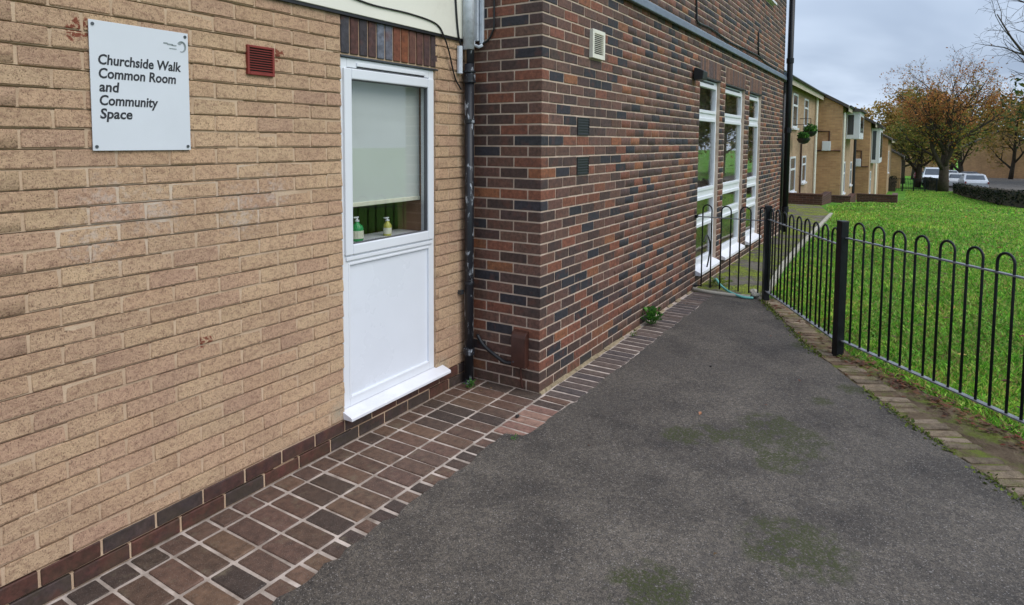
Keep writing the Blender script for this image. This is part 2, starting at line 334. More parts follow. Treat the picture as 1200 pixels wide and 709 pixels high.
def mat_glass(name, tint=(1, 1, 1)):
    k = NT(name); k.t.nodes.remove(k.b)
    tr = k.n('ShaderNodeBsdfTransparent'); tr.inputs[0].default_value = (*tint, 1); gl = k.n('ShaderNodeBsdfGlossy'); gl.inputs['Roughness'].default_value = .015
    gl.inputs[0].default_value = (1, 1, 1, 1); lw = k.n('ShaderNodeLayerWeight'); lw.inputs[0].default_value = .5      # Schlick reflectance of thin glass, same from both sides
    ms = k.n('ShaderNodeMixShader'); f = k.math('ADD', .045, k.math('MULTIPLY', .955, k.math('POWER', lw.outputs['Facing'], 5.0)), True); k.set(ms.inputs[0], f)
    k.t.links.new(tr.outputs[0], ms.inputs[1]); k.t.links.new(gl.outputs[0], ms.inputs[2]); k.t.links.new(ms.outputs[0], k.out.inputs[0]); return k.m
M['glass'] = mat_glass('window_glass', (.94, .945, .94))
def mat_wallbrick(name, c1, c2, mo, axis):
    """far brickwork: courses too small to tell apart"""
    k = NT(name); p = k.pos(); sp = k.n('ShaderNodeSeparateXYZ'); k.set(sp.inputs[0], p); cm = k.n('ShaderNodeCombineXYZ')
    k.set(cm.inputs[0], sp.outputs[0 if axis == 'x' else 1]); k.set(cm.inputs[1], sp.outputs[2])
    b = k.n('ShaderNodeTexBrick'); k.set(b.inputs['Vector'], cm.outputs[0]); b.inputs['Scale'].default_value = 1.
    b.inputs['Brick Width'].default_value = .225; b.inputs['Row Height'].default_value = .075; b.inputs['Mortar Size'].default_value = .006
    k.set(b.inputs['Color1'], c1); k.set(b.inputs['Color2'], c2); k.set(b.inputs['Mortar'], mo)
    c = k.mix(1., b.outputs[0], k.mix(k.ramp(k.noise(p, .8, 5, .6), .3, .7), (.82,)*3, (1.15,)*3), 'MULTIPLY')
    c = k.mix(k.math('MULTIPLY', k.ramp(k.noise(k.scale(p, (1, 1, .3)), 2.2, 5, .7), .56, .75), .35), c, tuple(x*.5 for x in c2))
    k.bump(b.outputs['Fac'], -.3, .01); return k.done(c, .9, 0, .25)
M['h_front'] = mat_wallbrick('pale_house_brick', srgb(176, 148, 120), srgb(158, 130, 104), srgb(166, 146, 122), 'x')
M['h_side'] = mat_wallbrick('brown_house_brick', srgb(200, 158, 116), srgb(178, 136, 100), srgb(188, 158, 124), 'y')
M['h_low'] = mat_wallbrick('low_wall_brick', srgb(92, 62, 50), srgb(72, 52, 46), srgb(110, 92, 82), 'y')
M['inside_dark'] = plain('dark_interior', (.03, .03, .03), .9)
M['green_soap'] = plain('green_soap', srgb(40, 150, 84), .25); M['yellow_soap'] = plain('yellow_soap', srgb(196, 190, 92), .3)

# ------------------------------------------------------------------ ground
KX = [-50, 8, 15, 23, 29, 37, 50, 85, 200, 600]; KZ = [0, 0, -.10, -.42, -.82, -1.32, -1.85, -2.85, -4.5, -6]
def zg(x): return float(np.interp(x, KX, KZ))
def grid_sheet(name, xs, ys, zf, mat, keep=None, **kw):
    V = [(x, y, zf(x, y)) for x in xs for y in ys]; nx, ny = len(xs), len(ys)
    F = [(i*ny+j, (i+1)*ny+j, (i+1)*ny+j+1, i*ny+j+1) for i in range(nx-1) for j in range(ny-1)]
    m = MB().add(V, F); return m.build(name, mat, None, (0, 0, 0), True, **kw)
xs = sorted(set([-60, -30, -12]+list(np.arange(-8, 12, 1.0))+list(np.arange(12, 60, 2.))+[60, 70, 85, 100, 130, 200, 400, 700]))
ys = [-500, -200, -100, -60, -40, -25]+list(np.arange(-16, 13, 1.0))+[16, 25, 40, 80, 200, 500]
grid_sheet('lawn_ground', xs, ys, lambda x, y: zg(x)-.035, M['lawn'], kind='structure')
def poly_sheet(name, pts, z, mat, **kw):
    m = MB().add([(x, y, z) for x, y in pts], [tuple(range(len(pts)))]); o = m.build(name, mat, None, (0, 0, 0), **kw)
    bm = bmesh.new(); bm.from_mesh(o.data); bmesh.ops.triangulate(bm, faces=bm.faces)
    for f in bm.faces:
        if f.normal.z < 0: f.normal_flip()
    bm.to_mesh(o.data); bm.free(); return o
rg = random.Random(7)
# right-hand line of the tarmac path (brick edging), towards the camera and away
EDGE = [(3.76, -.775), (2.127, -1.462), (1.374, -1.879), (.913, -2.138), (.547, -2.364), (-.8, -3.19), (-3.2, -4.7), (-8, -7.6)]
def edge_pts(line, step):
    out = []; 
    for (x0, y0), (x1, y1) in zip(line, line[1:]):
        L = math.hypot(x1-x0, y1-y0); n = max(1, int(L/step))
        out += [(x0+(x1-x0)*i/n, y0+(y1-y0)*i/n) for i in range(n)]
    return out+[line[-1]]
ep = [(x+rg.uniform(-.012, .012), y+rg.uniform(-.012, .012)) for x, y in edge_pts(EDGE, .07)]
inner = [(x, -.268+rg.uniform(-.016, .014)) for x in np.arange(3.74, -.1, -.06)] + [(-.13, -.255), (-.17, -.252)]
inner += [(x, -.250+rg.uniform(-.008, .008)) for x in np.arange(-.22, -.62, -.06)] + [(-.625, -.23)]
inner += [(x, -.135+rg.uniform(-.022, .02)) for x in np.arange(-.66, -3.2, -.06)] + [(-3.2, -.13), (-8, -.13)]
poly_sheet('tarmac_path', ep+[(-8, -.2)][:0]+inner[::-1]+[], 0.0025, M['asphalt'], kind='structure')
soil = [(3.95, -.62)]+[(x-.02, y+.03) for x, y in EDGE]+[(-8, -8.6), (-3.2, -5.6), (-.4, -3.72), (1.0, -2.75), (2.05, -1.86), (3.0, -1.38), (3.95, -.95)]
poly_sheet('soil_verge', soil, -.012, M['soil'], kind='structure')
MP = [(3.8, .02), (3.8, -.78), (4.05, -.73), (8.8, -.56), (11.8, -.50), (15.5, -.42), (19.9, .35), (20.4, 1.45), (10.3, 1.45), (10.3, .02)]
mp = MB(); poly_sheet('mossy_path', [(3.8, .02), (3.8, -.80), (4.05, -.73), (8.0, -.58), (8.0, .02)], -.008, M['moss'], kind='structure')
o = MB().add([(8.0, -.58, -.008), (11.8, -.51, zg(11.8)-.012), (15.5, -.42, zg(15.5)-.02), (20.5, .35, zg(20.5)-.02), (20.5, 1.5, zg(20.5)-.02), (15.5, 1.5, zg(15.5)-.02), (11.8, 1.5, zg(11.8)-.012), (8.0, .3, -.008)],
             [(0, 1, 6, 7), (1, 2, 5, 6), (2, 3, 4, 5)]).build('mossy_path', M['moss'], None, (0, 0, 0), kind='structure')
paving = MB(); paving.box(-9, .0, -.30, LA+.02, -.08, -.0062); paving.box(.0, 3.76, -.285, .02, -.08, -.0050)
paving = paving.build('brick_paving', M['mortar_g'], None, (0, 0, 0), kind='structure')

# ------------------------------------------------------------------ brick pieces
def bevel_box(name, w, d, h, bev, jit, rng):
    bm = bmesh.new(); bmesh.ops.create_cube(bm, size=1.0)
    for v in bm.verts: v.co = Vector((v.co.x*w, v.co.y*d, v.co.z*h))
    bmesh.ops.bevel(bm, geom=bm.edges[:], offset=bev, segments=1, affect='EDGES')
    for v in bm.verts: v.co += Vector((rng.uniform(-jit, jit), rng.uniform(-jit, jit)*.7, rng.uniform(-jit, jit)))
    bmesh.ops.recalc_face_normals(bm, faces=bm.faces); bmesh.ops.triangulate(bm, faces=bm.faces)
    me = bpy.data.meshes.new(name); bm.to_mesh(me); bm.free()
    ca = me.color_attributes.new('Col', 'FLOAT_COLOR', 'POINT'); ca.data.foreach_set('color', np.ones(len(me.vertices)*4, np.float32)); return me
class BrickKind:
    """unit bricks (1 wide) shared between all alike pieces; each piece is scaled along its length"""
    def __init__(s, name, d, h, bev, jit, mat, n=6, w=.215):
        rng = random.Random(name); s.w = w; s.name = name; s.mat = mat
        s.me = [bevel_box(name, w, d, h, bev, jit, rng) for _ in range(n)]
        for m in s.me: m.materials.append(mat)
        s.arr = []
        for m in s.me:
            v = np.zeros(len(m.vertices)*3, np.float32); m.vertices.foreach_get('co', v)
            f = np.array([p.vertices[:] for p in m.polygons], np.int32); s.arr.append((v.reshape(-1, 3), f))
def bricks(kind, items, parent, name='brick', limit=300, stuffname='brickwork', bands=1):
    """items: (centre, length, rotz, roty, colour, tilt). The largest in view become objects, the rest one stuff mesh."""
    def score(it):
        (x, y, z), L = it[0], it[1]; q = project(x, y, z)
        if q is None or not (-10 < q[0] < 1210 and -10 < q[1] < 719): return 0
        return 1/q[2]*(1 if y > .3 else .8)*min(1., L/.1)
    order = sorted(range(len(items)), key=lambda i: -score(items[i])); own = set(i for i in order[:limit] if score(items[i]) > 0)
    V = []; F = []; C = []; off = 0; pl = WLOC[parent.name]
    for i, (c, L, rz, ry, col, tilt) in enumerate(items):
        k = i*7 % len(kind.me)
        if i in own:
            o = bpy.data.objects.new(name, kind.me[k]); COL.objects.link(o); o.parent = parent
            o.location = (c[0]-pl[0], c[1]-pl[1], c[2]-pl[2]); o.rotation_euler = (tilt, ry, rz); o.scale = (L/kind.w, 1, 1); o.color = (*col, 1)
        else:
            v, f = kind.arr[k]; v = v*np.array([L/kind.w, 1, 1], np.float32)
            cz, sz, cy, sy = math.cos(rz), math.sin(rz), math.cos(ry), math.sin(ry)
            Ry = np.array([[cy, 0, sy], [0, 1, 0], [-sy, 0, cy]]); Rz = np.array([[cz, -sz, 0], [sz, cz, 0], [0, 0, 1]])
            v = v@(Rz@Ry).T + np.array(c)-np.array(pl); V.append(v); F.append(f+off); C.append(np.tile(col, (len(v), 1))); off += len(v)
    if V:
        me = np_mesh(stuffname, np.concatenate(V), np.concatenate(F), np.concatenate(C)); me.materials.append(kind.mat)
        o = bpy.data.objects.new(stuffname, me); COL.objects.link(o); o.parent = parent; o['kind'] = 'stuff'
def clip_row(x0, x1, z0, z1, rects):
    """cut a brick x-span by the openings that its course meets"""
    spans = [(x0, x1)]
    for (a, b, c, d) in rects:
        if z1 <= c+.012 or z0 >= d-.012: continue
        nxt = []
        for s, e in spans:
            if e <= a or s >= b: nxt.append((s, e)); continue
            if s < a: nxt.append((s, a))
            if e > b: nxt.append((b, e))
        spans = nxt
    return [(s, e) for s, e in spans if e-s > .028]
def wall_boxes(m, u0, u1, z0, z1, rects, put):
    """a wall rectangle cut into boxes round rectangular openings"""
    us = sorted(set([u0, u1]+[r for a, b, c, d in rects for r in (a, b) if u0 < r < u1]))
    for a, b in zip(us, us[1:]):
        mid = (a+b)/2; holes = sorted((c, d) for p, q, c, d in rects if p <= mid <= q); z = z0
        for c, d in holes:
            if c > z: put(m, a, b, z, c)
            z = max(z, d)
        if z < z1: put(m, a, b, z, z1)
rb = random.Random(11)
def jitter(c, s, h=.0):
    k = rb.uniform(1-s, 1+s); return (c[0]*k*rb.uniform(1-h, 1+h), c[1]*k, c[2]*k*rb.uniform(1-h, 1+h))
def yellow_col():
    return jitter(rb.choice([srgb(200, 168, 137), srgb(197, 164, 134), srgb(202, 171, 139), srgb(194, 160, 133)]), .05, .010)
def dark_col():
    r = rb.random()
    if r < .38: c = srgb(106, 77, 66)
    elif r < .65: c = srgb(80, 62, 57)
    elif r < .78: c = srgb(53, 52, 57)
    elif r < .94: c = srgb(127, 80, 62)
    else: c = srgb(142, 92, 64)
    return jitter(c, .12, .05)

# ------------------------------------------------------------------ yellow brick building (plane y = LA, x < 0)
DX0, DX1, DZ0, DZ1 = -1.285, -.428, .145, 2.235          # opening of the white window unit
yb = thing('yellow_brick_building', (-2.2, LA, 0), 'single storey yellow brick building with white window unit and cream fascia', 'building')
XW0 = -6.5
m = MB(); put = lambda m, a, b, c, d: m.box(a, b, LA+.015, LA+.24, c, d)
wall_boxes(m, XW0, 0.0, -.1, 2.52, [(DX0, DX1, DZ0, 2.455)], put)
ywall = m.build('wall', M['mortar_y'], yb); ZJ0 = .2955
pt = MB()                                             # pointing: open just under each course, smeared shut here and there
for n in range(-4, 30):
    z0 = ZJ0+n*.075
    if z0 > 2.45: continue
    x = XW0
    while x < -.006:
        e = min(x+rb.uniform(.10, .42), -.005); top = .0698+rb.uniform(-.0012, .0012) if rb.random() < .84 else .0765
        for a_, b_ in clip_row(x, e, z0, z0+.075, [(DX0+.000, DX1+.004, DZ0, 2.46)]): pt.box(a_, b_-.0003, LA+.0034+rb.uniform(-.0006, .0010), LA+.018, z0+.0022, min(z0+top, 2.47))
        x = e
pt.build('pointing', M['mortar_y'], ywall)
KY = BrickKind('yellow_brick', .05, .0675, .003, .0017, M['yellow'], 8)
KP = BrickKind('plinth_brick', .05, .065, .003, .001, M['dark'], 4)
items = []; pl_items = []; ZJ = .2955                     # a bed joint of the yellow courses
r0 = -2
for n in range(-4, 30):
    z0 = ZJ+n*.075; z1 = z0+.075
    if z1 > 2.49 and z0 > 2.47: continue
    odd = n % 2
    k = 0
    for j in range(-24, 7):
        x0 = DX0+.005+j*.225-(.1125 if odd == 0 else 0); x1 = x0+.215
        if x1 < XW0 or x0 > -.012: continue
        x1 = min(x1, -.004)
        for s, e in clip_row(x0, x1, z0, z1, [(DX0+.000, DX1+.004, DZ0, 2.46)]):
            if z0 < .135: pl_items.append((((s+e)/2, LA+.025-.002, z0+.0375), e-s, 0, 0, jitter(rb.choice([srgb(92, 56, 48), srgb(82, 54, 50), srgb(74, 60, 58)]), .12), 0)); continue
            items.append((((s+e)/2, LA+.025+rb.uniform(-.0016, .0012), z0+.0375+rb.uniform(-.001, .001)), e-s-rb.uniform(0, .003), rb.uniform(-.004, .004), rb.uniform(-.006, .006), yellow_col(), rb.uniform(-.11, -.05)))
bricks(KY, items, ywall, 'brick', 300, 'brickwork')
bricks(KP, pl_items, ywall, 'plinth_brick', 60, 'plinth_brickwork')
# soldier lintel over the window unit
lint = MB().box(DX0-.0, DX1+.03, LA+.010, LA+.1, 2.238, 2.462).build('lintel', M['mortar_y'], yb)
KS = BrickKind('soldier_brick', .05, .0625, .003, .001, M['dark'], 5)
si = []; sw = (DX1+.028-DX0)/12
scol = [srgb(70, 68, 74), srgb(92, 60, 54), srgb(66, 60, 64), srgb(86, 62, 60), srgb(112, 116, 128), srgb(104, 104, 114), srgb(122, 72, 54), srgb(132, 78, 52), srgb(106, 72, 62), srgb(98, 66, 60), srgb(88, 64, 62), srgb(78, 62, 62)]
for k in range(12):
    si.append(((DX0+sw*(k+.5), LA+.026, 2.352), .206, 0, math.pi/2, jitter(scol[k], .06), 0))
bricks(KS, si, lint, 'soldier_brick', 300)
MB().box(DX0-.004, DX1+.03, LA-.004, LA+.09, 2.228, 2.238).build('steel_angle', M['steel'], lint, bevel=.001)
# cream fascia; the black strip below it stands in for a shadow gap
fas = MB().box(XW0, -.012, LA-.022, LA+.05, 2.472, 3.15).build('fascia', M['cream'], yb, bevel=.003)
MB().box(XW0, -.012, LA-.016, LA+.03, 2.455, 2.4715).build('shadow_strip', M['black'], fas)
MB().box(XW0, -.02, LA-.06, LA+5, 3.16, 3.24).build('roof', M['lead'], yb)
m = MB(); m.box(XW0, -.02, LA+4.8, LA+5, -.1, 3.15); m.box(XW0, XW0+.2, LA+.24, LA+4.8, -.1, 3.15); m.build('rear_wall', M['h_side'], yb)
room = MB(); room.box(-3.2, -.1, LA+2.4, LA+2.5, 0, 2.6); room.box(-3.3, -3.2, LA+.25, LA+2.5, 0, 2.6); room.box(-.1, -.02, LA+.25, LA+2.5, 0, 2.6); room.box(-3.3, -.02, LA+.25, LA+2.5, 2.6, 2.68); room.box(-3.3, -.02, LA+.25, LA+2.5, -.02, .05)
room.box(-1.275, -1.235, LA+.085, LA+.3, 1.10, 2.2); room.box(-.468, -.432, LA+.085, LA+.3, 1.10, 2.2)
room.build('room_lining', M['room'], yb)
# white window unit: outer frame, glazed sash, infill panel, sill, trickle vent
FY = LA+.012
def frame_rect(m, x0, x1, z0, z1, w, y0, y1):
    m.box(x0, x0+w, y0, y1, z0, z1); m.box(x1-w, x1, y0, y1, z0, z1); m.box(x0+w, x1-w, y0, y1, z1-w, z1); m.box(x0+w, x1-w, y0, y1, z0, z0+w)
m = MB(); frame_rect(m, DX0+.004, DX1-.002, .20, 2.226, .052, FY, FY+.07); m.box(DX0+.056, DX1-.054, FY+.001, FY+.07, 1.045, 1.098)
wu = m.build('window', M['pvc'], yb, bevel=.004, label='white window with blind above a plain white infill panel')
m = MB(); frame_rect(m, DX0+.020, DX1-.018, 1.098, 2.168, .060, FY-.016, FY+.03)
m.build('sash', M['pvc'], wu, bevel=.006)
m = MB(); frame_rect(m, DX0+.078, DX1-.076, 1.156, 2.110, .007, FY-.006, FY+.02); m.build('gasket', M['gasket'], wu)
MB().box(DX0+.084, DX1-.082, FY+.008, FY+.014, 1.162, 2.104).build('pane', M['glass'], wu)
MB().box(DX0+.056, DX1-.054, FY+.012, FY+.04, .252, 1.045).build('infill_panel', M['pvc_panel'], wu)
m = MB(); frame_rect(m, DX0+.050, DX1-.048, .246, 1.051, .014, FY-.003, FY+.03); m.build('glazing_bead', M['pvc'], wu, bevel=.003)
MB().box(DX0+.030, DX1-.028, FY-.010, FY+.01, 1.066, 1.088).build('weather_bar', M['pvc'], wu, bevel=.003)
m = MB(); m.box(-1.155, -.53, FY-.010, FY+.01, 2.183, 2.205); m.build('trickle_vent', M['pvc'], wu, bevel=.003)
MB().box(-1.150, -.535, FY-.004, FY+.008, 2.175, 2.1825).build('vent_shadow', M['black'], wu)  # black strip drawn as the shadow under the trickle vent
MB().prism([(LA-.070, .152), (LA-.070, .168), (LA-.064, .174), (LA+.012, .198), (LA+.05, .198), (LA+.05, .150)], 'x', -1.300, -.345).build('sill', M['sillw'], wu, bevel=.002)
# blind, bottles
bl = thing('roller_blind', (-.87, LA+.16, 1.42), 'pale grey roller blind half lowered behind the white framed window', 'blind')
MB().box(-1.225, -.475, LA+.100, LA+.103, 1.385, 2.16).build('blind_cloth', M['blind'], bl)
MB().box(-1.228, -.472, LA+.094, LA+.110, 1.360, 1.387).build('bottom_bar', M['blindbar'], bl, bevel=.004)
MB().tube([(-1.26, LA+.125, 2.17), (-.45, LA+.125, 2.17)], .022, 10).build('roller', M['blindbar'], bl)
shelf = MB().box(-1.27, -.445, LA+.088, LA+.30, 1.10, 1.145).build('window_board', M['pvc'], wu)
def bottle(x, y, z, h, mat, label, sq):
    t = thing('soap_bottle', (x, y, z), label, 'bottle')
    MB().lathe((x, y, z), [(.030*sq, 0), (.034*sq, .01), (.034*sq, h*.5), (.030*sq, h*.62), (.012, h*.74), (.012, h*.8)], 14).build('body', mat, t, smooth=True)
    m = MB(); m.lathe((x, y, z+h*.8), [(.014, 0), (.014, h*.06), (.006, h*.08), (.006, h*.16)], 10); m.box(x-.03, x+.01, y-.006, y+.006, z+h*.95, z+h); m.build('pump', M['pvc'], t)
    MB().lathe((x, y, z+h*.12), [(.0347*sq, 0), (.0347*sq, h*.32)], 14).build('paper_label', M['blindbar'], t)
bottle(-1.035, LA+.135, 1.145, .15, M['green_soap'], 'green soap bottle with white label on the window board', 1.15)
bottle(-.755, LA+.14, 1.145, .12, M['yellow_soap'], 'small yellow bottle on the window board right of the green one', .8)

# ------------------------------------------------------------------ dark brick building (corner at the origin)
db = thing('dark_brick_building', (5, 0, 0), 'two storey dark brown brick building with three tall white windows', 'building')
WIN = [(3.925, 4.905), (5.195, 6.43), (6.765, 7.715)]; WZ0, WZ1 = .15, 2.55
UPW = (7.55, 8.50, 4.15, 5.2)
XE, ZT = 9.93, 5.55
rects = [(a, b, WZ0, WZ1+.225) for a, b in WIN]+[UPW]
core_rects = [(a, b, WZ0, WZ1) for a, b in WIN]+[UPW]
m = MB(); wall_boxes(m, .0045, XE, -.1, ZT, core_rects, lambda m, a, b, c, d: m.box(a, b, .0045, .28, c, d))
m.box(.0045, .28, .28, LA+5, -.1, ZT)
dwall = m.build('wall', M['mortar_d'], db)
KD = BrickKind('dark_brick', .045, .0635, .0025, .0009, M['dark'], 6); KC = BrickKind('corner_brick', .1025, .0635, .003, .0008, M['dark'], 4)
vents = [(.5575, .7825, 1.800, 1.950), (.5575, .7825, 1.500, 1.650)]
rr = rects+vents; items = []; cit = []
for n in range(0, 74):
    z0 = n*.075; zc_ = z0+.0375+.000
    if n % 2 == 0:
        cit.append(((.1075, .05125, zc_), .215, 0, 0, dark_col(), 0)); xs0 = .225; ys0 = .1125
    else:
        cit.append(((.05125, .1075, zc_), .215, math.pi/2, 0, dark_col(), 0)); xs0 = .1125; ys0 = .225
    x = xs0
    while x < XE-.03:
        for s, e in clip_row(x, min(x+.215, XE), z0, z0+.075, rr):
            items.append((((s+e)/2, .0225+rb.uniform(-.0012, .0012), zc_+rb.uniform(-.0008, .0008)), e-s-rb.uniform(.001, .003), 0, rb.uniform(-.003, .003), dark_col(), 0))
        x += .225
    y = ys0
    while y < LA+(.0 if z0 < 3.1 else 2.):
        e = min(y+.215, LA+.0 if z0 < 3.1 else y+.215)
        if e-y > .03: items.append(((.0225, (y+e)/2, zc_), e-y, -math.pi/2, 0, dark_col(), 0))
        y += .225
bricks(KC, cit, dwall, 'corner_brick', 60, 'corner_brickwork')
bricks(KD, items, dwall, 'brick', 300, 'brickwork')
# soldier heads
for a, b in WIN:
    hd = MB().box(a, b, .006, .2, WZ1, WZ1+.2251).build('window_head', M['mortar_d'], db)
    n = max(3, round((b-a)/.075)); w = (b-a)/n
    bricks(KS, [((a+w*(k+.5), .0235, WZ1+.1125), .212, 0, math.pi/2, jitter(rb.choice([srgb(112, 82, 70), srgb(126, 92, 76), srgb(98, 80, 78)]), .1), 0) for k in range(n)], hd, 'soldier_brick', 300)
    MB().box(a-.01, b+.01, -.006, .1, WZ1-.012, WZ1-.0005).build('steel_angle', M['black'], hd)
# string band
bd = MB().prism([(.0, 2.975), (-.045, 2.968), (-.05, 2.975), (-.05, 3.035), (.0, 3.075)], 'x', .0, XE+.32).build('string_band', M['lead'], db, bevel=.003)
bd['label'] = 'grey lead covered band along the long wall'
m = MB(); m.box(0, XE+.2, -.1, 6, ZT, ZT+.12); m.build('roof', M['lead'], db)
m = MB(); m.box(XE-.28, XE, .28, 6, -.1, ZT); m.box(.28, XE-.28, 5.7, 6, -.1, ZT); m.box(.28, XE-.28, .28, 5.7, 2.85, 3.0); m.box(.28, XE-.28, .28, 5.7, -.1, .12); m.build('rear_wall', M['h_side'], db)
MB().box(.3, XE-.3, 2.6, 2.7, .12, 2.85).build('partition_wall', M['roomd'], db)
def tall_window(a, b, z0, z1, bars, y=.045, sill=True):
    m = MB(); frame_rect(m, a+.003, b-.003, z0+.08, z1-.022, .062, y, y+.07)
    for c, d in bars: m.box(a+.065, b-.065, y+.001, y+.07, c, d)
    w = m.build('window', M['pvc'], db, bevel=.004)
    zs = [z0+.142]+[q for c, d in sorted(bars) for q in (c, d)]+[z1-.084]
    for c, d in zip(zs[::2], zs[1::2]):
        m = MB(); frame_rect(m, a+.058, b-.058, c-.008, d+.008, .040, y-.014, y+.04); m.build('casement', M['pvc'], w, bevel=.004)
        MB().box(a+.094, b-.094, y+.012, y+.018, c+.028, d-.028).build('pane', M['glass'], w)
    if sill:
        MB().prism([(-.062, z0+.005), (-.062, z0+.04), (y-.004, z0+.085), (y+.06, z0+.085), (y+.06, z0+.005)], 'x', a+.0, b+.012).build('sill', M['sillw'], w, bevel=.003)
        MB().box(a+.14, b-.2, y-.008, y+.01, z1-.062, z1-.044).build('trickle_vent', M['black'], w)
    return w
for i, (a, b) in enumerate(WIN):
    tall_window(a, b, WZ0, WZ1, [(2.05, 2.125), (1.075, 1.165), (.745, .82)])
tall_window(UPW[0], UPW[1], UPW[2], UPW[3], [])
MB().box(5.3, 6.3, .30, .31, .14, 2.0).build('net_curtain', plain('net_curtain', srgb(150, 166, 156), .9), db)

# ------------------------------------------------------------------ things on the walls
sg = thing('sign_board', (-2.41, LA-.006, 1.713), 'white notice board with black lettering naming the common room', 'sign')
SX0, SX1, SZ0, SZ1 = -2.616, -2.206, 1.713, 2.220; SY = LA-.010
MB().box(SX0, SX1, SY, SY+.004, SZ0, SZ1).build('board', M['sign'], sg, bevel=.001)
def text(s, x, z, size, y, mat, parent, name='lettering', width=None, bold=.012):
    cu_ = bpy.data.curves.new('txt', 'FONT'); cu_.body = s; cu_.size = size; cu_.offset = bold*size; cu_.extrude = .0004; cu_.shear = .13; cu_.resolution_u = 3
    ob = bpy.data.objects.new('txt', cu_); COL.objects.link(ob); bpy.context.view_layer.update()
    me = bpy.data.meshes.new_from_object(ob.evaluated_get(bpy.context.evaluated_depsgraph_get())); bpy.data.objects.remove(ob)
    co = np.zeros(len(me.vertices)*3); me.vertices.foreach_get('co', co); co = co.reshape(-1, 3)
    k = (width/(co[:, 0].max()-co[:, 0].min())) if width else 1
    co2 = np.stack([x+(co[:, 0]-co[:, 0].min())*k, np.full(len(co), y)-co[:, 2], z+co[:, 1]], 1)-np.array(WLOC[parent.name])
    me.vertices.foreach_set('co', co2.ravel()); me.materials.clear(); me.update()
    return link(name, me, mat, parent, WLOC[parent.name])
for s, z, w in [('Churchside Walk', 2.052, .343), ('Common Room', 1.9985, .318), ('and', 1.946, .078), ('Community', 1.893, .236), ('Space', 1.8405, .126)]:
    text(s, -2.585, z, .0555, SY-.0006, M['ink'], sg, width=w, bold=.024)
m = MB(); x, z = -2.318, 2.146                          # small grey emblem: illegible words and a leafy ring
for (dx, dz, w, h) in [(0, .018, .018, .006), (.016, .015, .026, .006), (.036, .013, .022, .005), (.026, -.001, .032, .004)]: m.box(x+dx, x+dx+w, SY-.0012, SY-.0002, z+dz, z+dz+h)
pts = [(x+.080+.018*math.cos(a), SY-.0007, z+.014+.022*math.sin(a)) for a in np.linspace(-1.9, 2.6, 16)]
m.tube(pts, [.0012+.0028*math.sin(math.pi*i/15) for i in range(16)], 6); m.prism([(x+.066, z+.022), (x+.074, z+.020), (x+.084, z+.028), (x+.082, z+.038), (x+.073, z+.034)], 'y', SY-.0012, SY-.0002)
m.build('emblem', M['logo'], sg)
for sx in (SX0+.014, SX1-.014):
    for sz in (SZ0+.016, SZ1-.016): MB().tube([(sx, SY+.003, sz), (sx, SY-.003, sz)], .0065, 10).build('screw', M['steel'], sg)
def grille(name, x0, x1, y, dep, z0, z1, mat, matd, n, label, cat='vent', rim=.018, out=-1):
    t = thing(name, ((x0+x1)/2, y, z0), label, cat)
    m = MB(); frame_rect(m, x0, x1, z0, z1, rim, y-dep, y); m.build('frame', mat, t, bevel=.002)
    MB().box(x0+rim*.5, x1-rim*.5, y-.006, y-.001, z0+rim*.5, z1-rim*.5).build('backing', matd, t)
    h = (z1-z0-2*rim)/n
    for i in range(n):
        zc = z0+rim+h*(i+.5)
        MB().prism([(y-dep*.92, zc-h*.44), (y-dep*.92, zc-h*.14), (y-dep*.35, zc+h*.14), (y-dep*.35, zc-h*.02)], 'x', x0+rim, x1-rim).build('louvre', mat, t)
    return t
grille('wall_vent', -1.905, -1.748, LA+.002, .018, 2.072, 2.213, M['redplastic'], M['black'], 10, 'red plastic louvred vent on the yellow brick wall', rim=.012)
grille('wall_vent', .762, 1.0, .003, .032, 2.405, 2.625, M['ventw'], M['black'], 11, 'cream square louvred vent high on the dark brick wall', rim=.030)
for (a, b, c, d), w in zip(vents, ('upper', 'lower')):
    grille('air_brick', a+.005, b-.012, .004, .010, c+.004, d-.008, M['black'], M['black'], 6, w+' black louvred air brick in the dark brick wall', rim=.008)
# corner drainpipe
dp = thing('drainpipe', (-.105, LA-.062, 0), 'chipped black drainpipe in the corner between the two buildings', 'pipe')
px_, py_ = -.108, LA-.058
MB().tube([(px_, py_, .0), (px_, py_, 2.30)], .034, 16).build('pipe', M['pipe'], dp, smooth=True)
MB().tube([(px_+.004, py_-.004, 2.26), (px_+.004, py_-.004, 2.44), (px_+.004, py_-.004, 2.52)], .028, 14).build('upper_pipe', M['pipe'], dp, smooth=True)
MB().tube([(px_-.012, py_, 2.40), (px_-.012, py_, 3.15)], .040, 14).build('painted_pipe', M['pipew'], dp, smooth=True)
for z, r, h in [(2.20, .042, .06), (2.175, .045, .015), (2.245, .045, .015), (1.90, .039, .03), (.74, .038, .02), (.24, .042, .05), (.02, .037, .03)]:
    MB().tube([(px_, py_, z-h/2), (px_, py_, z+h/2)], r, 16).build('collar', M['pipe'], dp, bevel=.003)
MB().box(-.165, -.135, LA-.03, LA+.01, .66, .69).build('bracket', M['steel'], dp)
MB().tube([(px_-.062, py_+.04, 2.23), (px_-.062, py_+.04, 2.42)], .02, 10).build('painted_stub', M['pipew'], dp)
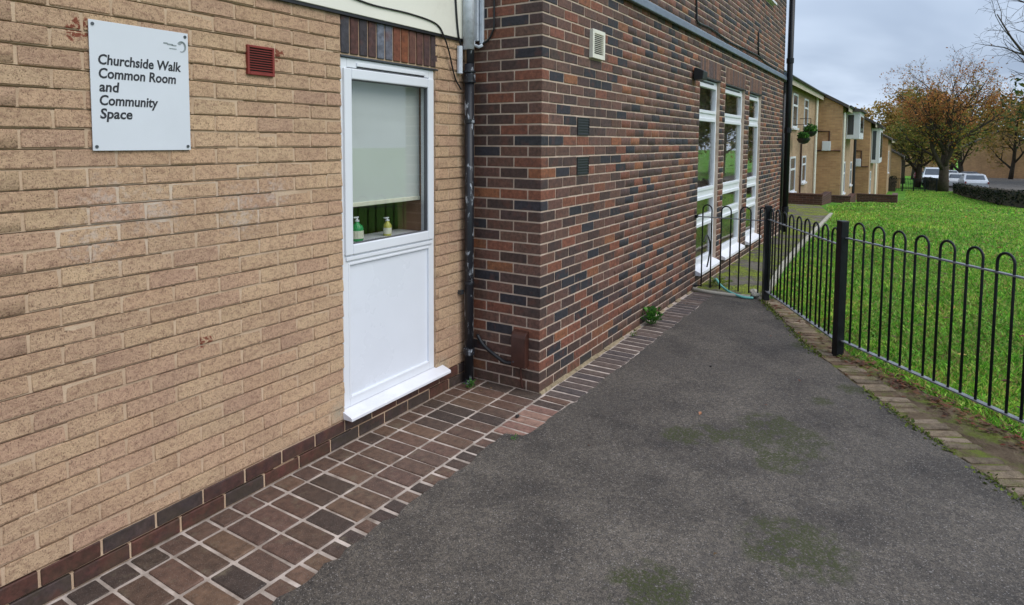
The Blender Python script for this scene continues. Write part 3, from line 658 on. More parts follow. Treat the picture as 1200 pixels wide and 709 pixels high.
# painted duct and wires on the short wall
dt = thing('cable_duct', (-.02, LA-.05, 2.44), 'pale painted cable duct high in the corner beside the drainpipe', 'duct')
m = MB(); m.box(-.035, -.001, LA-.075, LA-.032, 2.47, 3.1); m.build('duct', M['pipew'], dt, bevel=.003)
m = MB(); m.box(-.022, -.001, LA-.112, LA-.085, 2.45, 3.1); m.build('duct', M['pipew'], dt, bevel=.003)
MB().tube([(-.03, LA-.04, 2.47), (-.045, LA-.05, 2.44), (-.03, LA-.085, 2.425), (-.02, LA-.11, 2.44)], .012, 8).build('elbow', M['pipew'], dt, smooth=True)
def cable(pts, r, mat, label, cat='cable', sm=5, name='cable'):
    P = [Vector(p) for p in pts]; out = []
    for i in range(len(P)-1):
        a, b, c, d = P[max(i-1, 0)], P[i], P[i+1], P[min(i+2, len(P)-1)]
        for k in range(sm):
            t = k/sm; out.append(.5*((2*b)+(c-a)*t+(2*a-5*b+4*c-d)*t*t+(3*b-a-3*c+d)*t**3))
    out.append(P[-1]); o = MB().tube(out, r, 7).build(name, mat, None, tuple(P[0]), True, label=label, cat=cat); return o
cable([(-1.26, LA-.028, 2.56), (-1.05, LA-.028, 2.545), (-.75, LA-.028, 2.55), (-.52, LA-.028, 2.54), (-.42, LA-.028, 2.515), (-.37, LA-.03, 2.46), (-.31, LA-.026, 2.37), (-.22, LA-.012, 2.20), (-.155, LA-.02, 2.12)], .0055, M['black'], 'thin black cable across the cream fascia down to the drainpipe')
cable([(-.265, LA-.03, 3.1), (-.235, LA-.03, 2.72), (-.205, LA-.03, 2.5), (-.17, LA-.03, 2.42)], .007, M['black'], 'black wire beside the pale painted pipe')
cable([(-.012, LA-.20, 3.1), (-.012, LA-.20, 2.60), (-.012, LA-.19, 2.53), (-.012, LA-.15, 2.47), (-.014, LA-.10, 2.45)], .007, M['black'], 'black wire looping on the short brick wall by the duct')
jb = thing('cable_cover', (-.03, .15, .2), 'brown metal cable cover low on the short brick wall', 'box')
m = MB(); m.prism([(-.001, .175), (-.056, .175), (-.056, .385), (-.05, .408), (-.035, .424), (-.012, .430), (-.001, .430)], 'y', .085, .2); m.build('cover', M['brown'], jb, bevel=.004)
MB().tube([(-.06, .18, .21), (-.05, .18, .21)], .006, 8).build('screw', M['steel'], jb)
cable([(-.02, LA-.07, .34), (-.03, LA-.14, .27), (-.035, LA-.25, .215), (-.035, .25, .185), (-.03, .17, .20)], .014, M['black'], 'thick black cable running from the drainpipe into the brown cover')
cable([(-.02, .14, .19), (-.022, .135, .10), (-.02, .125, .02)], .008, M['brown'], 'thin brown wire hanging below the brown cover')
# security lamp beside the windows, cables above the band
lp = thing('security_lamp', (3.66, 0, 2.49), 'small black security lamp left of the tall windows', 'lamp')
MB().tube([(3.66, .0, 2.53), (3.66, -.05, 2.53)], .02, 10).build('bracket', M['black'], lp)
MB().prism([(-.02, 2.46), (-.12, 2.47), (-.13, 2.56), (-.05, 2.60), (-.02, 2.60)], 'x', 3.57, 3.75).build('lamp_head', M['black'], lp, bevel=.006)
cable([(3.60, -.012, 4.4), (3.62, -.012, 3.6), (3.66, -.012, 3.22), (3.72, -.014, 3.13), (4.3, -.014, 3.14), (5.33, -.014, 3.11), (6.3, -.014, 3.13), (7.3, -.014, 3.14), (7.9, -.014, 3.11), (9.0, -.014, 3.10)], .011, M['black'], 'black cable drooping along the dark wall just above the band')
cable([(7.22, -.012, 3.52), (7.23, -.012, 3.36), (7.28, -.012, 3.2), (7.42, -.014, 3.14)], .011, M['black'], 'short black cable end rising above the band near the far window')
ep_ = thing('drainpipe', (9.97, -.07, 0), 'tall black drainpipe at the far end of the dark brick wall', 'pipe')
MB().tube([(9.98, -.09, .0), (9.98, -.09, 5.5)], .055, 12).build('pipe', M['rail'], ep_, smooth=True)
for z in (.45, 2.0, 3.35, 4.6): MB().tube([(9.98, -.09, z-.05), (9.98, -.09, z+.05)], .068, 12).build('collar', M['rail'], ep_, bevel=.004)
ep2 = thing('drainpipe', (10.62, .12, 0), 'thin black drainpipe under the grey canopy end beyond the dark wall', 'pipe')
MB().tube([(10.62, .1, -.05), (10.62, .1, 2.98)], .04, 10).build('pipe', M['rail'], ep2, smooth=True)
MB().tube([(10.62, .1, 2.80), (10.62, .1, 3.0)], .06, 10).build('hopper', M['rail'], ep2)
cn = thing('canopy', (10.3, .2, 2.98), 'grey flat canopy end poking out past the far drainpipe', 'canopy')
MB().box(9.95, 10.75, -.04, 1.6, 3.0, 3.13).build('slab', M['lead'], cn, bevel=.01); MB().box(10.2, 10.42, .12, 1.5, -.1, 3.0).build('wing_wall', M['ventw'], cn)

# ------------------------------------------------------------------ brick paving
KV = BrickKind('paver', .106, .05, .004, .0016, M['paver'], 6)
def dark_paver(): return jitter(rb.choice([srgb(94, 72, 60), srgb(82, 65, 55), srgb(106, 82, 66), srgb(98, 74, 62), srgb(72, 58, 51)]), .12, .04)
it = []
ZP = -.025
for row, (y0, y1) in enumerate([(-.024, .192), (.208, .436), (.453, .566)]):
    for k in range(-58, 1):
        xc = -.05-.1215*(-k)
        if xc > -.04: continue
        it.append(((xc+rb.uniform(-.002, .002), (y0+y1)/2, ZP+rb.uniform(-.002, .002)), y1-y0-.002, math.pi/2+rb.uniform(-.012, .012), 0, dark_paver(), rb.uniform(-.012, .012)))
ite = []; KE = BrickKind('edging_brick', .080, .05, .005, .0018, M['paver'], 6)
for k in range(-66, 1):                                  # outer strip, five red pavers by the corner
    xc = -.03-.0985*(-k); red = -.63 < xc < -.13
    col = jitter(rb.choice([srgb(142, 106, 92), srgb(130, 96, 84), srgb(150, 116, 100)]), .06) if red else dark_paver()
    ln = .215 if red else (.20 if xc > -.2 else .125+rb.uniform(-.02, .02))
    ite.append(((xc, -.040-ln/2, ZP+(.0 if red else -.002)), ln, math.pi/2+rb.uniform(-.015, .015), 0, col, 0))
x = .06
while x < 3.72:                                         # header edging along the long wall
    ite.append(((x, -.030-.12, ZP+.001+rb.uniform(-.002, .002)), .235+rb.uniform(-.010, .006), math.pi/2+rb.uniform(-.02, .02), 0, jitter(rb.choice([srgb(92, 78, 72), srgb(82, 72, 70), srgb(100, 84, 76)]), .1), rb.uniform(-.015, .015))); x += .107
bricks(KV, it, paving, 'paver', 300, 'pavers_beyond'); bricks(KE, ite, paving, 'edging_brick', 300)
m = MB()
for i in range(26):
    xa = .0+i*.143; xb = xa+.143
    if rb.random() < .45 and i > 9: continue
    zt = .004+rb.uniform(-.003, .006); m.prism([(.003, -.01), (-.026+rb.uniform(-.01, .01), -.01), (-.014, zt*.6), (.003, zt+.006)], 'x', xa, xb-.002)
m.build('mortar_fillet', plain('yellowed_mortar', srgb(150, 134, 108), .95, 0, .35, 30, .8, .2, (srgb(96, 88, 56), .9)), paving)
re_ = MB(); pts = edge_pts(EDGE, .078); re_items = []
redge = MB().add([(x, y, -.01) for x, y in EDGE[:6]]+[(x+.1, y-.18, -.01) for x, y in EDGE[:6]], [(i, i+1, 7+i, 6+i) for i in range(5)]).build('brick_edging', M['soil'], None, (0, 0, 0), kind='structure')
for (xa, ya), (xb, yb_) in zip(pts, pts[1:]):
    if xa < -1.6: break
    t = Vector((xb-xa, yb_-ya)).normalized(); n = Vector((-t.y, t.x)); c = Vector((xa, ya))+n*.118
    if rb.random() < .07: continue
    re_items.append(((c.x, c.y, ZP+.000+rb.uniform(-.008, .004)), .205+rb.uniform(-.015, .01), math.atan2(n.y, n.x)+rb.uniform(-.05, .05), rb.uniform(-.02, .02), jitter(rb.choice([srgb(142, 124, 102), srgb(126, 110, 92), srgb(150, 132, 112), srgb(120, 98, 80)]), .1), rb.uniform(-.03, .03)))
KO = BrickKind('old_edging_brick', .064, .05, .007, .003, M['oldpaver'], 6); bricks(KO, re_items, redge, 'edging_brick', 300)

# ------------------------------------------------------------------ bow-top railings
def hoop_path(a, t, s0, s1, z0, z1):
    c = (s0+s1)/2; r = (s1-s0)/2; P = []
    def at(s, z): return (a[0]+t[0]*s, a[1]+t[1]*s, z)
    P.append(at(s0, z0)); P.append(at(s0, z1-r-.25)); P.append(at(s0, z1-r))
    for k in range(1, 8): P.append(at(c-r*math.cos(math.pi*k/8), z1-r+r*math.sin(math.pi*k/8)))
    P += [at(s1, z1-r), at(s1, z1-r-.25), at(s1, z0)]; return P
def railing(a, b, hoops, rb_, rt_, top, label, posts, s_rail=(0, None)):
    t = Vector((b[0]-a[0], b[1]-a[1])); L = t.length; t = t/L
    th = thing('railing', ((a[0]+b[0])/2, (a[1]+b[1])/2, 0), label, 'railing', 'black bow-top railings round the path')
    e = L if s_rail[1] is None else s_rail[1]; p0 = (a[0]+t.x*s_rail[0], a[1]+t.y*s_rail[0]); p1 = (a[0]+t.x*e, a[1]+t.y*e)
    lerp = lambda q, s: q[0]+(q[1]-q[0])*s/L
    if rb_: MB().obox(p0, p1, .040, rb_[0]-.005, rb_[0]+.005, rb_[1]-.005, rb_[1]+.005).build('rail', M['flat'], th, bevel=.001)
    if rt_: MB().obox(p0, p1, .032, rt_[0]-.005, rt_[0]+.005, rt_[1]-.005, rt_[1]+.005).build('rail', M['flat'], th, bevel=.001)
    for s0, s1 in hoops:
        s0 += rb.uniform(-.003, .003); s1 += rb.uniform(-.003, .003)
        sm = (s0+s1)/2; MB().tube(hoop_path(a, t, s0, s1, lerp(rb_ or (.05, .05), sm)-.002, lerp(top, sm)+rb.uniform(-.004, .004)), .0085, 8).build('hoop', M['rail'], th, smooth=True)
    for (x, y, z0, z1) in posts:
        ang = math.atan2(t.y, t.x); m = MB(); w = .0325
        m.box(-w, w, -w, w, z0, z1); m.box(-w-.002, w+.002, -w-.002, w+.002, z1, z1+.008)
        m.v = [(x+vx*math.cos(ang)-vy*math.sin(ang), y+vx*math.sin(ang)+vy*math.cos(ang), vz) for vx, vy, vz in m.v]
        m.build('post', M['rail'], th, bevel=.003)
    return th, t
P1 = (3.81, -.812); P2 = (2.105, -1.665)
railing((3.86, 0), (3.82, -.81), [(.091, .192), (.305, .413), (.516, .627), (.727, .775)], None, (.882, .885), (1.02, 1.03), 'short black railing between the dark brick wall and the path end post', [])
MB().box(3.83, 3.885, -.03, .0, .865, .90).build('wall_bracket', M['rail'], bpy.data.objects['railing'])
MB().tube([(3.86, -.09, .06), (3.86, -.05, .05), (3.86, .0, .05)], .008, 6).build('lower_bracket', M['rail'], bpy.data.objects['railing'])
railing(P1, P2, [(.057+.2068*k, .057+.118+.2068*k) for k in range(9)], (.103, .115), (.908, .915), (1.035, 1.045), 'black bow-top railing panel along the path between its two posts', [(P1[0], P1[1], -.06, 1.05)], (.03, 1.88))
t3 = Vector((1.19-2.115, -2.45+1.68)).normalized(); P3 = (2.115+t3.x*2.32, -1.68+t3.y*2.32)
railing((2.115, -1.68), P3, [(.112+.2125*k, .112+.117+.2125*k) for k in range(10)], (.128, .15), (.982, .975), (1.125, 1.09), 'nearest black bow-top railing panel running off to the right in front of the lawn', [(P2[0], P2[1], -.06, 1.112), (P3[0], P3[1], -.06, 1.08)], (.03, 2.29))
P4 = (P3[0]+t3.x*2.3, P3[1]+t3.y*2.3)
railing(P3, P4, [(.10+.2125*k, .217+.2125*k) for k in range(10)], (.15, .15), (.975, .975), (1.09, 1.09), 'black bow-top railing panel beyond the right hand post nearest the camera', [(P4[0], P4[1], -.06, 1.08)], (.03, 2.27))
# edging strip and hose at the end of the path
o = cable([(3.80, -.01, .02), (3.74, -.2, .018), (3.73, -.45, .018), (3.76, -.66, .02)], .022, M['concrete'], 'curved pale edging strip across the end of the tarmac path', 'edging', 6, 'edging_strip')
cable([(4.35, -.12, .03), (4.12, -.20, .10), (3.98, -.28, .07), (3.82, -.40, .045), (3.74, -.50, .03), (3.70, -.60, .02), (3.72, -.70, .02)], .014, M['hose'], 'teal garden hose lying under the short railing', 'hose', 6, 'garden_hose')
cable([(4.30, -.02, .12), (4.33, -.05, .30), (4.30, -.07, .50), (4.18, -.06, .62), (4.08, -.05, .55)], .009, M['black'], 'thin black wire loop hanging in front of the nearest tall window', 'cable')
def stone(x, y, z, r, label, seed, mat='concrete'):
    rng = random.Random(seed); bm = bmesh.new(); bmesh.ops.create_icosphere(bm, subdivisions=2, radius=r)
    for v in bm.verts: v.co = Vector((v.co.x*1.4, v.co.y, v.co.z*.7))*(1+.35*mnoise.noise(v.co*3/r+Vector((seed, 0, 0))))
    me = bpy.data.meshes.new('stone'); bm.to_mesh(me); bm.free(); return link('stone', me, M[mat], None, (x, y, z), label=label, cat='stone')
stone(3.84, -.70, .035, .05, 'pale lump of stone at the foot of the path end post', 3); stone(3.93, -.66, .05, .045, 'smaller pale stone behind the foot of the path end post', 5)
M['black_stone'] = plain('black_stone', srgb(40, 34, 32), .9)
stone(-.425, -.072, .012, .013, 'small round black lump on the red pavers', 8, 'black_stone'); stone(1.22, -.86, .006, .009, 'tiny black lump in the middle of the tarmac path', 9, 'black_stone')
kb = thing('kerb', (4, -.75, 0), 'line of pale concrete kerb stones between mossy path and lawn', 'kerb')
KL = [(3.95, -.77), (6.04, -.645), (8.78, -.575), (11.8, -.52), (15.5, -.43)]
kp = edge_pts(KL, .9)
for (xa, ya), (xb, yb_) in zip(kp, kp[1:]):
    d = Vector((xb-xa, yb_-ya)).normalized()*.012; MB().obox((xa+d.x, ya+d.y), (xb, yb_), .07, zg(xa)-.1, zg(xa)+.022, zg(xb)-.1, zg(xb)+.022).build('kerb_stone', M['concrete'], kb, bevel=.008)

# ------------------------------------------------------------------ background houses
def house(name, x0, x1, y, zb, ze, label, depth=8., wins=(), oriel=None, pitch=30, front='h_front'):
    t = thing(name, ((x0+x1)/2, y, zb), label, 'house')
    zr = ze+math.tan(R(pitch))*depth/2
    prof = [(y, zb-.6), (y, ze), (y+depth/2, zr), (y+depth, ze), (y+depth, zb-.6)]
    o = MB().prism(prof, 'x', x0, x1).build('wall', M[front], t)
    o.data.materials.append(M['h_side'])
    for p in o.data.polygons:
        if abs(p.normal.x) > .9: p.material_index = 1
    e = .22; tz = math.tan(R(pitch)); rf = MB()
    rf.prism([(y-e, ze-e*tz+.02), (y-e, ze-e*tz+.16), (y+depth/2, zr+.17), (y+depth+e, ze-e*tz+.16), (y+depth+e, ze-e*tz+.02), (y+depth/2, zr+.03)], 'x', x0-.14, x1-.02)
    rf = rf.build('roof', M['roofdark'], t)
    MB().box(x0-.13, x1-.03, y-e-.03, y-e-.003, ze-e*tz-.12, ze-e*tz+.13).build('fascia', M['dull_cream'], rf)
    MB().tube([(x0-.12, y-e-.08, ze-e*tz+.10), (x1-.03, y-e-.08, ze-e*tz+.10)], .05, 8).build('gutter', M['black'], rf)
    for (a, b, c, d) in wins:
        m = MB(); frame_rect(m, a, b, c, d, .07, y-.03, y+.05); m.box(a+.07, b-.07, y-.028, y+.05, (c+d)/2+.15, (c+d)/2+.22)
        w = m.build('window', M['pvc'], t); MB().box(a+.05, b-.05, y-.012, y-.004, c+.05, d-.05).build('pane', M['glass_far'], w)
        MB().box(a-.05, b+.05, y-.09, y-.003, c-.07, c-.004).build('sill', M['sillw'], w)
    if oriel:
        a, b, c, d, pr = oriel
        ob = MB().box(a, b, y-pr, y-.004, c, d).build('oriel_bay', M['pvc'], t, bevel=.02)
        MB().box(a-.006, a-.001, y-pr*.55, y-.06, c+.2, d-.16).build('pane', M['glass_far'], ob)
        MB().box(a+.3, b-.3, y-pr-.006, y-pr-.001, c+.3, d-.22).build('pane', M['glass_far'], ob)
        MB().prism([(y-pr-.12, d-.02), (y-pr-.12, d+.06), (y-.01, d+.28), (y-.01, d-.02)], 'x', a-.15, b+.15).build('bay_roof', M['roofdark'], ob)
    return t
M['dull_cream'] = plain('dull_cream_board', srgb(186, 174, 156), .7, 0, .1, 2)
M['glass_far'] = plain('far_glass', srgb(60, 66, 72), .08, 0, .3, 1.5, 0, .8)
H1, H2, H3 = 28.5, 36.5, 44.5
h1 = house('terraced_house', 12.0, H1-.02, 1.4, -.75, 3.90, 'nearest pale brick terraced house with hanging baskets', wins=[(21.15, 22.35, 2.3, 3.52), (24.15, 25.3, 2.40, 3.50), (21.0, 22.25, -.02, 1.27), (24.05, 25.15, .20, 1.25)])
MB().tube([(27.7, 1.33, -.8), (27.7, 1.33, 3.85)], .055, 8).build('downpipe', M['cream'], h1)
MB().tube([(23.3, 1.34, -.5), (23.3, 1.34, 2.2)], .035, 6).build('soil_pipe', M['brown'], h1)
h2 = house('terraced_house', H1, H2-.02, .39, -1.45, 3.38, 'second terraced house with white upper bay and brown brick side wall', wins=[(29.6, 30.6, -.55, .90), (33.9, 34.9, -.4, .80)], oriel=(30.5, 33.4, 1.95, 3.22, .56))
def conduit(t, pts, r=.035): MB().tube(pts, r, 6).build('conduit', M['brown'], t)
conduit(h2, [(H1-.03, 1.38, 2.28), (H1-.03, .88, 2.28), (H1-.03, .88, 1.42), (H1-.03, .42, 1.42)]); conduit(h2, [(H1-.03, 1.38, 1.42), (H1-.03, .88, 1.42)])
MB().tube([(36.0, .33, -1.4), (36.0, .33, 3.3)], .07, 8).build('downpipe', M['black'], h2)
MB().tube([(28.75, .33, -1.), (28.75, .33, 3.1)], .05, 8).build('downpipe', M['cream'], h2)
h3 = house('terraced_house', H2, H3+6, -.34, -1.95, 2.86, 'third terraced house with narrow white upper bay', wins=[(37.6, 38.6, -1.1, .2)], oriel=(37.8, 41.4, .65, 2.60, .42))
MB().tube([(43.6, -.40, -1.9), (43.6, -.40, .7)], .07, 8).build('downpipe', M['cream'], h3)
conduit(h3, [(H2-.03, .3, 1.35), (H2-.03, .04, 1.35), (H2-.03, .04, .50), (H2-.03, -.3, .50)])
h4 = house('terraced_house', H3+6.02, 62, -.85, -2.6, 2.05, 'farthest terraced house of the row, dark and narrow', wins=[(52, 53.2, -.4, 1.2)])
h5 = house('gable_house', 66, 74, -1.55, -2.7, .55, 'small beige gabled house behind the black hedge', depth=7, wins=[])
MB().box(65.9, 65.98, -.55, .3, -.6, .2).build('window', M['pvc'], h5); MB().box(65.9, 65.98, -.55, .1, -2.3, -1.3).build('window', M['pvc'], h5)
for (x, y, z, l) in [(H1, .98, 1.42, 'white meter box on the brown side wall of the second house'), (H2, .22, .50, 'white meter box on the brown side wall of the third house')]:
    t = thing('meter_box', (x, y, z), l, 'box'); MB().box(x-.14, x-.002, y-.17, y+.17, z, z+.42).build('casing', M['pvc'], t, bevel=.01); MB().box(x-.15, x-.142, y-.14, y+.14, z+.04, z+.38).build('lid', M['pvc'], t)
def foliage_cloud(rng, n, c, rad, size, cols, flat=1.0):
    V = []; C = []
    for _ in range(n):
        d = Vector((rng.gauss(0, 1), rng.gauss(0, 1), rng.gauss(0, 1))).normalized()*rng.random()**.4
        p = Vector((c[0]+d.x*rad[0], c[1]+d.y*rad[1], c[2]+d.z*rad[2])); V.append((p, size*rng.uniform(.6, 1.3))); C.append(jitter(rng.choice(cols), .2, .05))
    return leaf_arrays(rng, V, C)
def leaf_arrays(rng, items, cols):
    n = len(items); V = np.zeros((n*4, 3)); C = np.zeros((n*4, 3))
    for i, ((p, s), c) in enumerate(zip(items, cols)):
        a = Vector((rng.gauss(0, 1), rng.gauss(0, 1), rng.gauss(0, .8))).normalized(); b = a.cross(Vector((rng.gauss(0, 1), rng.gauss(0, 1), rng.gauss(0, 1)))).normalized()*.62
        V[4*i] = p-a*s*.5; V[4*i+1] = p+b*s*.4; V[4*i+2] = p+a*s*.5; V[4*i+3] = p-b*s*.4; C[4*i:4*i+4] = c
    return V, np.arange(n*4).reshape(-1, 4), C
def leafmesh(name, arr, parent, mat='leaf', org=None, **kw):
    V, F, C = arr; org = org or (WLOC[parent.name] if parent else (0, 0, 0)); me = np_mesh(name, V-np.array(org), F, C); return link(name, me, M[mat], parent, org, **kw)
for (x, z, r, l) in [(21.25, 1.98, .19, 'smaller hanging basket of green leaves on the nearest terraced house'), (23.1, 2.25, .26, 'larger hanging basket of leafy plants by the white downpipe')]:
    y = 1.02; t = thing('hanging_basket', (x, y, z), l, 'hanging basket'); rng = random.Random(int(x*10))
    MB().lathe((x, y, z-.26), [(.05, 0), (.15, .05), (.21, .15), (.22, .2)], 12).build('basket', M['black'], t)
    MB().tube([(x, 1.39, z+.42), (x, y, z+.42), (x, y, z)], .015, 6).build('bracket', M['black'], t)
    leafmesh('foliage', foliage_cloud(rng, 260, (x, y, z+.02), (r, r, r*.8), .13, [srgb(60, 110, 40), srgb(90, 140, 56), srgb(44, 84, 34)]), t)
for i, (x, y0, y1, h, l) in enumerate([(20.6, .30, 1.38, .30, 'nearest low dark brick garden wall before the terrace'), (24.6, -.28, .62, .20, 'middle low dark brick garden wall before the terrace'), (29.4, -1.75, -.22, .30, 'farthest low dark brick garden wall before the terrace')]):
    z = zg(x); t = thing('low_wall', (x, (y0+y1)/2, z), l, 'wall')
    m = MB(); m.box(x, x+.22, y0, y1, z-.2, z+h); m.box(x+.22, x+3.2, y0, y0+.22, z-.35, z+h-.06); m.build('wall', M['h_low'], t); MB().box(x-.02, x+.24, y0-.02, y1+.02, z+h, z+h+.05).build('coping', M['h_low'], t, bevel=.006)

# ------------------------------------------------------------------ trees
def grow(rng, base, spec, trunk_pts=None):
    """returns branch polylines (points, radii, level)"""
    out = []
    def branch(p, d, L, r, lv):
        S = spec[lv]; n = S['seg']; pts = [p.copy()]; rs = [r]; q = p.copy(); d = d.normalized()
        for i in range(n):
            d = (d+Vector((rng.gauss(0, 1), rng.gauss(0, 1), rng.gauss(0, 1)))*S['wob']+Vector((0, 0, S['up']))).normalized()
            q = q+d*L/n; pts.append(q.copy()); rs.append(max(r*(1-(i+1)/n*S['taper']), .004))
        out.append((pts, rs, lv))
        if lv+1 < len(spec):
            N = spec[lv+1]; cnt = N['n'] if not callable(N['n']) else N['n']()
            for k in range(cnt):
                f = N['from']+(1-N['from'])*(k+rng.random())/cnt; ii = min(int(f*n), n-1); fr = f*n-ii
                pp = pts[ii].lerp(pts[ii+1], fr); dd = (pts[ii+1]-pts[ii]).normalized(); az = k*2.4+rng.uniform(-.6, .6)
                a = dd.cross(Vector((math.cos(az), math.sin(az), .13))).normalized(); ang = N['ang']*rng.uniform(.75, 1.25)
                nd = dd*math.cos(ang)+a*math.sin(ang); ln = L*N['len']*rng.uniform(.7, 1.2)*(1.15-.5*f)
                branch(pp, nd, ln, max((rs[ii]*(1-fr)+rs[ii+1]*fr)*N['rad'], .006), lv+1)
    branch(Vector(base), Vector((rng.uniform(-.05, .05), rng.uniform(-.05, .05), 1)), spec[0]['L'], spec[0]['r'], 0); return out
def make_tree(name, base, spec, label, seed, leaf_n, leaf_size, colf, group=None, leaf_levels=(3, 4), spread=.25, keep=1.0, cat='tree'):
    rng = random.Random(seed); br = grow(rng, base, spec); t = thing(name, base, label, cat, group)
    m = MB(); tw = MB(); last = len(spec)-1
    for pts, rs, lv in br:
        (m if lv < 2 else tw).tube(pts, rs, (8, 6, 4, 3, 3)[min(lv, 4)], caps=lv < 2)
    m.build('trunk', M['bark'], t, smooth=True); tw.build('branches', M['bark'], t)
    its = []; cols = []
    cand = [b for b in br if b[2] in leaf_levels]
    zs = [p.z for b in br for p in b[0]]; zlo, zhi = base[2], max(zs)
    while len(its) < leaf_n and cand:
        pts, rs, lv = rng.choice(cand); i = rng.randrange(len(pts)-1); p = pts[i].lerp(pts[i+1], rng.random())
        h = (p.z-zlo)/(zhi-zlo); c = colf(rng, h)
        if c is None: leaf_n -= .25; continue
        p = p+Vector((rng.gauss(0, spread), rng.gauss(0, spread), rng.gauss(0, spread))); its.append((p, leaf_size*rng.uniform(.6, 1.35))); cols.append(jitter(c, .2, .06))
    if its: leafmesh('crown', leaf_arrays(rng, its, cols), t)
    return t
def SP(L, r, first=.22, n=(7, 7, 6, 5), ang=(.85, .7, .7, .7), ln=(.62, .55, .5, .45)):
    return [dict(L=L, r=r, seg=7, wob=.05, up=.02, taper=.8), dict(n=n[0], **{'from': first}, ang=ang[0], len=ln[0], rad=.62, seg=6, wob=.12, up=.10, taper=.85),
            dict(n=n[1], **{'from': .2}, ang=ang[1], len=ln[1], rad=.6, seg=5, wob=.15, up=.06, taper=.85), dict(n=n[2], **{'from': .15}, ang=ang[2], len=ln[2], rad=.6, seg=4, wob=.18, up=.03, taper=.8),
            dict(n=n[3], **{'from': .15}, ang=ang[3], len=ln[3], rad=.6, seg=3, wob=.2, up=.0, taper=.7)]
def autumn(rng, h):
    if h > .86: return None if rng.random() < .93 else srgb(170, 104, 60)
    if h > .64 and rng.random() < .6: return None
    if h < .45: return rng.choice([srgb(126, 128, 52), srgb(150, 128, 50), srgb(102, 112, 44), srgb(172, 112, 46)])
    return rng.choice([srgb(184, 120, 64), srgb(166, 106, 58), srgb(194, 136, 70), srgb(146, 122, 62), srgb(172, 112, 64)])
make_tree('autumn_tree', (60.9, -4.58, zg(60.9)-.05), [dict(L=7.6, r=.40, seg=7, wob=.018, up=.04, taper=.8)]+SP(7.6, .36, .20, (16, 9, 6, 5), (.88, .68, .62, .6), (.72, .52, .46, .45))[1:], 'big autumn tree with thin orange leaves and bare top on the lawn edge', 26, 9500, .17, autumn, spread=.20)
olive = lambda rng, h: rng.choice([srgb(140, 134, 60), srgb(116, 122, 52), srgb(160, 140, 66), srgb(96, 108, 50)])
gold = lambda rng, h: rng.choice([srgb(172, 138, 74), srgb(150, 124, 70), srgb(186, 146, 82), srgb(130, 118, 66)])
deep = lambda rng, h: rng.choice([srgb(54, 80, 36), srgb(72, 98, 44), srgb(40, 62, 32), srgb(92, 110, 50)])
SB = lambda L, r: SP(L, r, .15, (10, 7, 5, 0), (1., .7, .7, .7), (.6, .5, .45, .4))[:4]
make_tree('street_tree', (70, -2.9, zg(70)), SB(6.2, .3), 'round olive green tree left of the big autumn tree', 5, 6500, .30, olive, 'trees beyond the lawn', (2, 3), .35)
make_tree('street_tree', (84, -1.6, zg(84)), SB(7.4, .3), 'golden brown tree over the roof of the far terrace', 6, 6500, .34, gold, 'trees beyond the lawn', (2, 3), .4)
make_tree('street_tree', (100, -2.8, zg(100)), SB(9.5, .34), 'pale golden tree on the skyline behind the olive tree', 7, 6000, .42, gold, 'trees beyond the lawn', (2, 3), .45)
make_tree('street_tree', (92, -7.6, zg(92)), SB(8.0, .3), 'olive tree half hidden behind the big autumn tree', 8, 3000, .36, olive, 'trees beyond the lawn', (2, 3), .4)
make_tree('street_tree', (110, -14, zg(110)), SB(9, .3), 'golden tree right of the big autumn tree trunk', 14, 3000, .40, gold, 'trees beyond the lawn', (2, 3), .4)
for i, (x, y, L, f, l) in enumerate([(135, 6, 8.5, gold, 'faded golden tree far off above the gabled house'), (140, -1.5, 9.5, olive, 'faded olive tree far off above the small hedge'), (136, -8.5, 9, gold, 'distant golden tree directly behind the white van'), (142, -16, 10, olive, 'distant olive tree behind the white car'), (138, -24, 9.5, gold, 'distant golden tree beyond the right edge of the parked cars')]):
    make_tree('distant_tree', (x, y, zg(x)-.3), SP(L, .3, .06, (11, 7, 5, 0), (1.1, .7, .7, .7), (.62, .5, .45, .4))[:4], l, 60+i, 4500, .66, f, 'distant trees', (2, 3), .7)
bare = lambda rng, h: srgb(120, 84, 54) if rng.random() < .10 else None
make_tree('bare_tree', (26.5, -8.5, zg(26)), SP(8.6, .26, .28, (12, 8, 6, 4), (1.05, .75, .7, .65), (.92, .5, .45, .45)), 'almost bare tree whose twigs reach in at the top right corner', 33, 260, .12, bare)
for i, (x, y, L) in enumerate([(92, -20, 14), (97, -23, 17), (104, -29, 16), (84, -25, 14)]):
    make_tree('garden_tree', (x, y, zg(x)), SB(L, .3), ['yellowish leafy tree across the lawn mirrored in the tall windows', 'dark green tree across the lawn mirrored in the tall windows', 'olive tree farthest across the lawn mirrored in the windows', 'dark green tree nearest across the lawn mirrored in glass'][i], 40+i, 5200, .75, deep if i % 2 else olive, 'trees across the lawn', (2, 3), .8)

